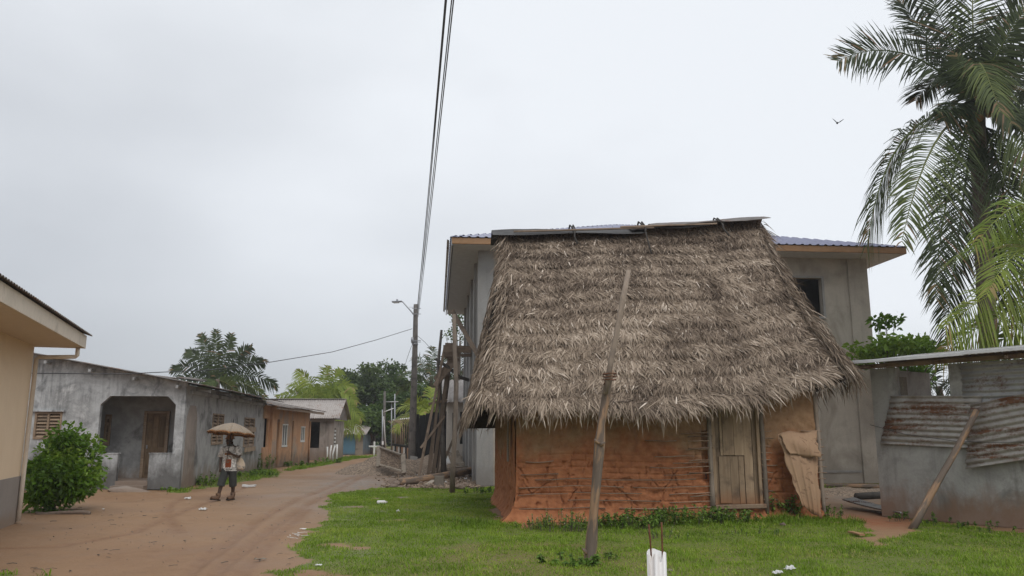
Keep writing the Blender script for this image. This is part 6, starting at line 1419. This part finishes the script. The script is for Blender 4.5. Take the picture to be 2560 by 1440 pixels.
# umbrella
um = thing('umbrella', 'faded flower printed umbrella with orange border held by the walking person', 'umbrella', (pg.x+.012, pg.y-.275, 0))
ax_b, ax_t = Vector((-.0, 0, 1.08)), Vector((.165, .12, 2.10))
apex = P(583.5, 1057, pg.y-.15) - um.location; apex.y = .1; ax_d = (apex-ax_b).normalized()
stick('shaft', [ax_b, apex+ax_d*.02], .0105, M['dark'], um, 8, 0); stick('tip', [apex, apex+ax_d*.11], [.012, .005], M['dark'], um, 8, 0)
stick('handle', [ax_b+ax_d*.1, ax_b, ax_b-ax_d*.05+Vector((.01, 0, 0)), ax_b-ax_d*.06+Vector((.05, 0, 0)), ax_b-ax_d*.02+Vector((.07, 0, 0))], .016, M['paneldoor'], um, 8, 0)
def umbmat():
    b = NB('faded_floral_cloth'); v = b.co(); t = b.attr('tint'); n = b.noise(v, 26, 4, .7); n2 = b.noise(v, 60, 3, .6)
    grey = b.mix(b.ramp(n2, [(.4, 0), (.6, 1)]), (.44, .34, .24), (.32, .29, .25))
    fl = b.mix(b.ramp(n, [(.45, 0), (.52, 1)]), (.42, .20, .07), (.15, .07, .03))
    c = b.mix(b.ramp(t, [(.86, 0), (.90, 1)]), b.mix(b.ramp(n, [(.5, 0), (.6, .6)]), grey, (.36, .24, .13)), fl)
    return b.out(c, .7, b.bump(n2, .1, .01), .3, trans=.3)
M['umb'] = umbmat()
ur, uh, nr = .665, .31, 10; qx = ax_d.to_track_quat('Z', 'Y')
for k_ in range(nr):
    vs, tt = [], []; ns_, nt_ = 6, 10
    for j in range(nt_+1):
        t = j/nt_
        for i in range(ns_+1):
            s = i/ns_; a_ = 2*math.pi*(k_+s)/nr; pinch = 1-.055*math.sin(math.pi*s)*t
            r_ = ur*t*pinch; z_ = -uh*(.32*t+.68*t*t) + .03*math.sin(math.pi*s)*t*t
            if t > .89: r_ = ur*pinch*.992; z_ = -uh-(.035*(t-.9)/.1) + .03*math.sin(math.pi*s)
            vs.append(tuple(apex + qx @ Vector((math.cos(a_)*r_, math.sin(a_)*r_, z_)))); tt.append(t)
    q4 = np.array([(j*(ns_+1)+i, j*(ns_+1)+i+1, (j+1)*(ns_+1)+i+1, (j+1)*(ns_+1)+i) for j in range(nt_) for i in range(ns_)])
    o_ = link('canopy_panel', np_mesh('canopy_panel', np.array(vs), [q4], np.array(tt), True), um, M['umb']); o_.modifiers.new('thickness', 'SOLIDIFY').thickness = .002
    a_ = 2*math.pi*k_/nr; rp = [apex + qx @ Vector((math.cos(a_)*ur*t*.985, math.sin(a_)*ur*t*.985, -uh*(.32*t+.68*t*t)-.012)) for t in (.03, .3, .6, .9, 1)]
    stick('rib', rp, .004, M['dark'], um, 4, 0)

# ================================================================== BIRD
bd = P(2093, 308, 45); bi = thing('flying_bird', 'small dark bird flying in the sky left of the tall palm', 'bird', bd, R(20))
mb = MB(); mb.tube([(-.16, 0, 0), (-.08, 0, .0), (.05, 0, .01), (.13, 0, .03), (.17, 0, .03)], [.015, .05, .055, .03, .008], 8); mb.build('body', M['dark'], bi, True)
for s_, pts in ((1, [(.05, .02, .02), (.10, .16, .12), (.02, .36, .2), (-.03, .34, .18), (-.05, .15, .1), (-.06, .02, .02)]), (-1, [(.05, -.02, .02), (.10, -.14, .18), (.05, -.26, .38), (0, -.24, .36), (-.05, -.12, .16), (-.06, -.02, .02)])):
    MB().add([Vector(q) for q in pts]+[Vector(q)-Vector((0, 0, .012)) for q in pts], [tuple(range(6)), tuple(range(11, 5, -1))]+[(i, 6+i, 6+(i+1) % 6, (i+1) % 6) for i in range(6)]).build('wing', M['dark'], bi)
bi.rotation_euler = (R(25), R(0), R(75))

# ================================================================== LITTER
def scrap(label, u, v, w_, l_, h, seed, m='litter', cat='litter', rot=0.0, name='paper_scrap', group=None):
    r_ = random.Random(seed); n = 6; vs = []
    for j in range(n+1):
        for i in range(n+1):
            a_, b_ = i/n-.5, j/n-.5; ed = 1-.35*r_.random()*(abs(a_) > .4 or abs(b_) > .4)
            vs.append((a_*w_*ed, b_*l_*ed, h*r_.random()*(1-1.2*(a_*a_+b_*b_))+.006))
    mb = MB().add(vs, [(j*(n+1)+i, j*(n+1)+i+1, (j+1)*(n+1)+i+1, (j+1)*(n+1)+i) for j in range(n) for i in range(n)])
    p_ = G(u, v); o_ = mb.build(name, M[m], None, loc=(p_.x, p_.y, .012), rot=(0, 0, rot)); o_.modifiers.new('thickness', 'SOLIDIFY').thickness = .003
    return tag(o_, label, cat, group)
fb = G(622, 1218); fx = thing('foam_box', 'opened white foam food box lying on the road behind the walker', 'litter', (fb.x, fb.y, 0), R(6))
for x_, tl in ((-.11, 8), (.12, -4)):
    mb = MB(); mb.box(-.1, .1, -.11, .11, .005, .02).box(-.105, -.09, -.115, .115, .02, .07).box(.09, .105, -.115, .115, .02, .07).box(-.089, .089, .1, .115, .02, .07).box(-.089, .089, -.115, -.1, .02, .07)
    mb.build('tray', M['litter'], fx, loc=(x_, 0, .01), rot=(0, R(tl), 0))
scrap('white crumpled paper on the road left of the walker', 470, 1249, .2, .16, .08, 1); scrap('white torn paper on the road below the walker', 507, 1277, .22, .14, .07, 2)
scrap('small white scrap on the left road before the shrub', 258, 1275, .06, .05, .02, 3); scrap('tiny white scrap in the lawn near the bottle', 995, 1281, .08, .07, .06, 4)
scrap('pale scrap at the grass edge of the road', 757, 1325, .14, .07, .02, 5); scrap('flat pale scrap on the road near the tyre tracks', 650, 1402, .19, .06, .03, 6, 'plank', rot=.1)
scrap('small pale scrap in the lower left lawn', 797, 1416, .1, .05, .02, 7); scrap('crumpled white plastic in the lower right lawn', 1975, 1428, .15, .1, .07, 8, rot=.3); scrap('white plastic strip beside the crumpled plastic', 1945, 1437, .17, .09, .05, 9, rot=.5)
scrap('small tan lump in the grass right of the pvc stub', 1676, 1432, .07, .06, .05, 10, 'plank'); scrap('pink brown chip of brick in the lawn under the tan sheet', 1957, 1316, .12, .08, .07, 11, 'rock')
a_, b_ = G(2126, 1333), G(2156, 1341); tag(plank('wood_chip', (a_.x, a_.y, .03), (b_.x, b_.y, .03), .1, .03, M['fascia']), 'split piece of orange wood on the bare soil by the shack', 'wood scrap')
for i in range(9):
    p_ = G(735+jit(22), 1340+jit(9)); o_ = plank('straw_scrap', (p_.x, p_.y, .012), (p_.x+jit(.16), p_.y+jit(.16), .016), .014, .005, M['litter']); tag(o_, 'thin white strip of litter scattered by the road at the lawn edge', 'litter', 'scattered white strips')
p0 = G(942, 1261); bo = thing('plastic_bottle', 'white plastic bottle lying on the bare patch of the left lawn', 'bottle', (p0.x, p0.y, 0), R(12))
stick('bottle_body', [(0, 0, .05), (.02, 0, .05), (.2, 0, .05), (.25, 0, .05)], [.03, .05, .05, .018], M['pvc'], bo, 10, .02); stick('cap', [(.25, 0, .05), (.275, 0, .05)], .02, M['whitepaint'], bo, 8, 0)
tg = MB()
for _ in range(60):
    u, v = random.uniform(0, 900), random.uniform(1230, 1440); p_ = G(u, v)
    if lawn_mask(np.array([p_.x]), np.array([p_.y]))[0] > .3: continue
    L = random.uniform(.03, .16); a_ = jit(3.14); tg.tube([(p_.x, p_.y, .008), (p_.x+math.cos(a_)*L*.5, p_.y+math.sin(a_)*L*.5, .016), (p_.x+math.cos(a_+.4)*L, p_.y+math.sin(a_+.4)*L, .008)], random.uniform(.003, .007), 4, False)
tag(tg.build('twigs', M['trunk']), 'fine dark twigs and leaf bits scattered over the dirt road', 'twigs', kind='stuff')
pebs = MB()
for _ in range(420):
    cu, cv = ((820, 1180), (300, 1310), (640, 1240), (760, 1330))[random.randrange(4)]; u, v = random.gauss(cu, 110), min(1445, max(1160, random.gauss(cv, 34))); p_ = G(u, v); s_ = random.uniform(.004, .012)
    if lawn_mask(np.array([p_.x]), np.array([p_.y]))[0] > .3: continue
    pebs.box(-s_, s_, -s_*.7, s_*.8, -s_*.3, s_*.5, Matrix.Translation((p_.x, p_.y, .004)) @ Matrix.Rotation(jit(3), 4, Vector((jit(1), jit(1), 1)).normalized()))
tag(pebs.build('pebbles', M['concrete_block']), 'small pebbles scattered over the dirt road', 'pebbles', kind='stuff')

# ================================================================== RAIN HAZE
hz = MB().box(-430, 430, -90, 450, -1.6, 22).build('haze', None); tag(hz, 'thin grey rain haze over the village', 'haze', kind='stuff')
hm = NB('rain_haze'); pvn = hm.n('ShaderNodeVolumePrincipled', {'Color': (.86, .88, .92, 1), 'Density': HAZE, 'Anisotropy': 0.2}); hm.n('ShaderNodeOutputMaterial', {'Volume': pvn.outputs[0]})
hz.data.materials.clear(); hz.data.materials.append(hm.m)
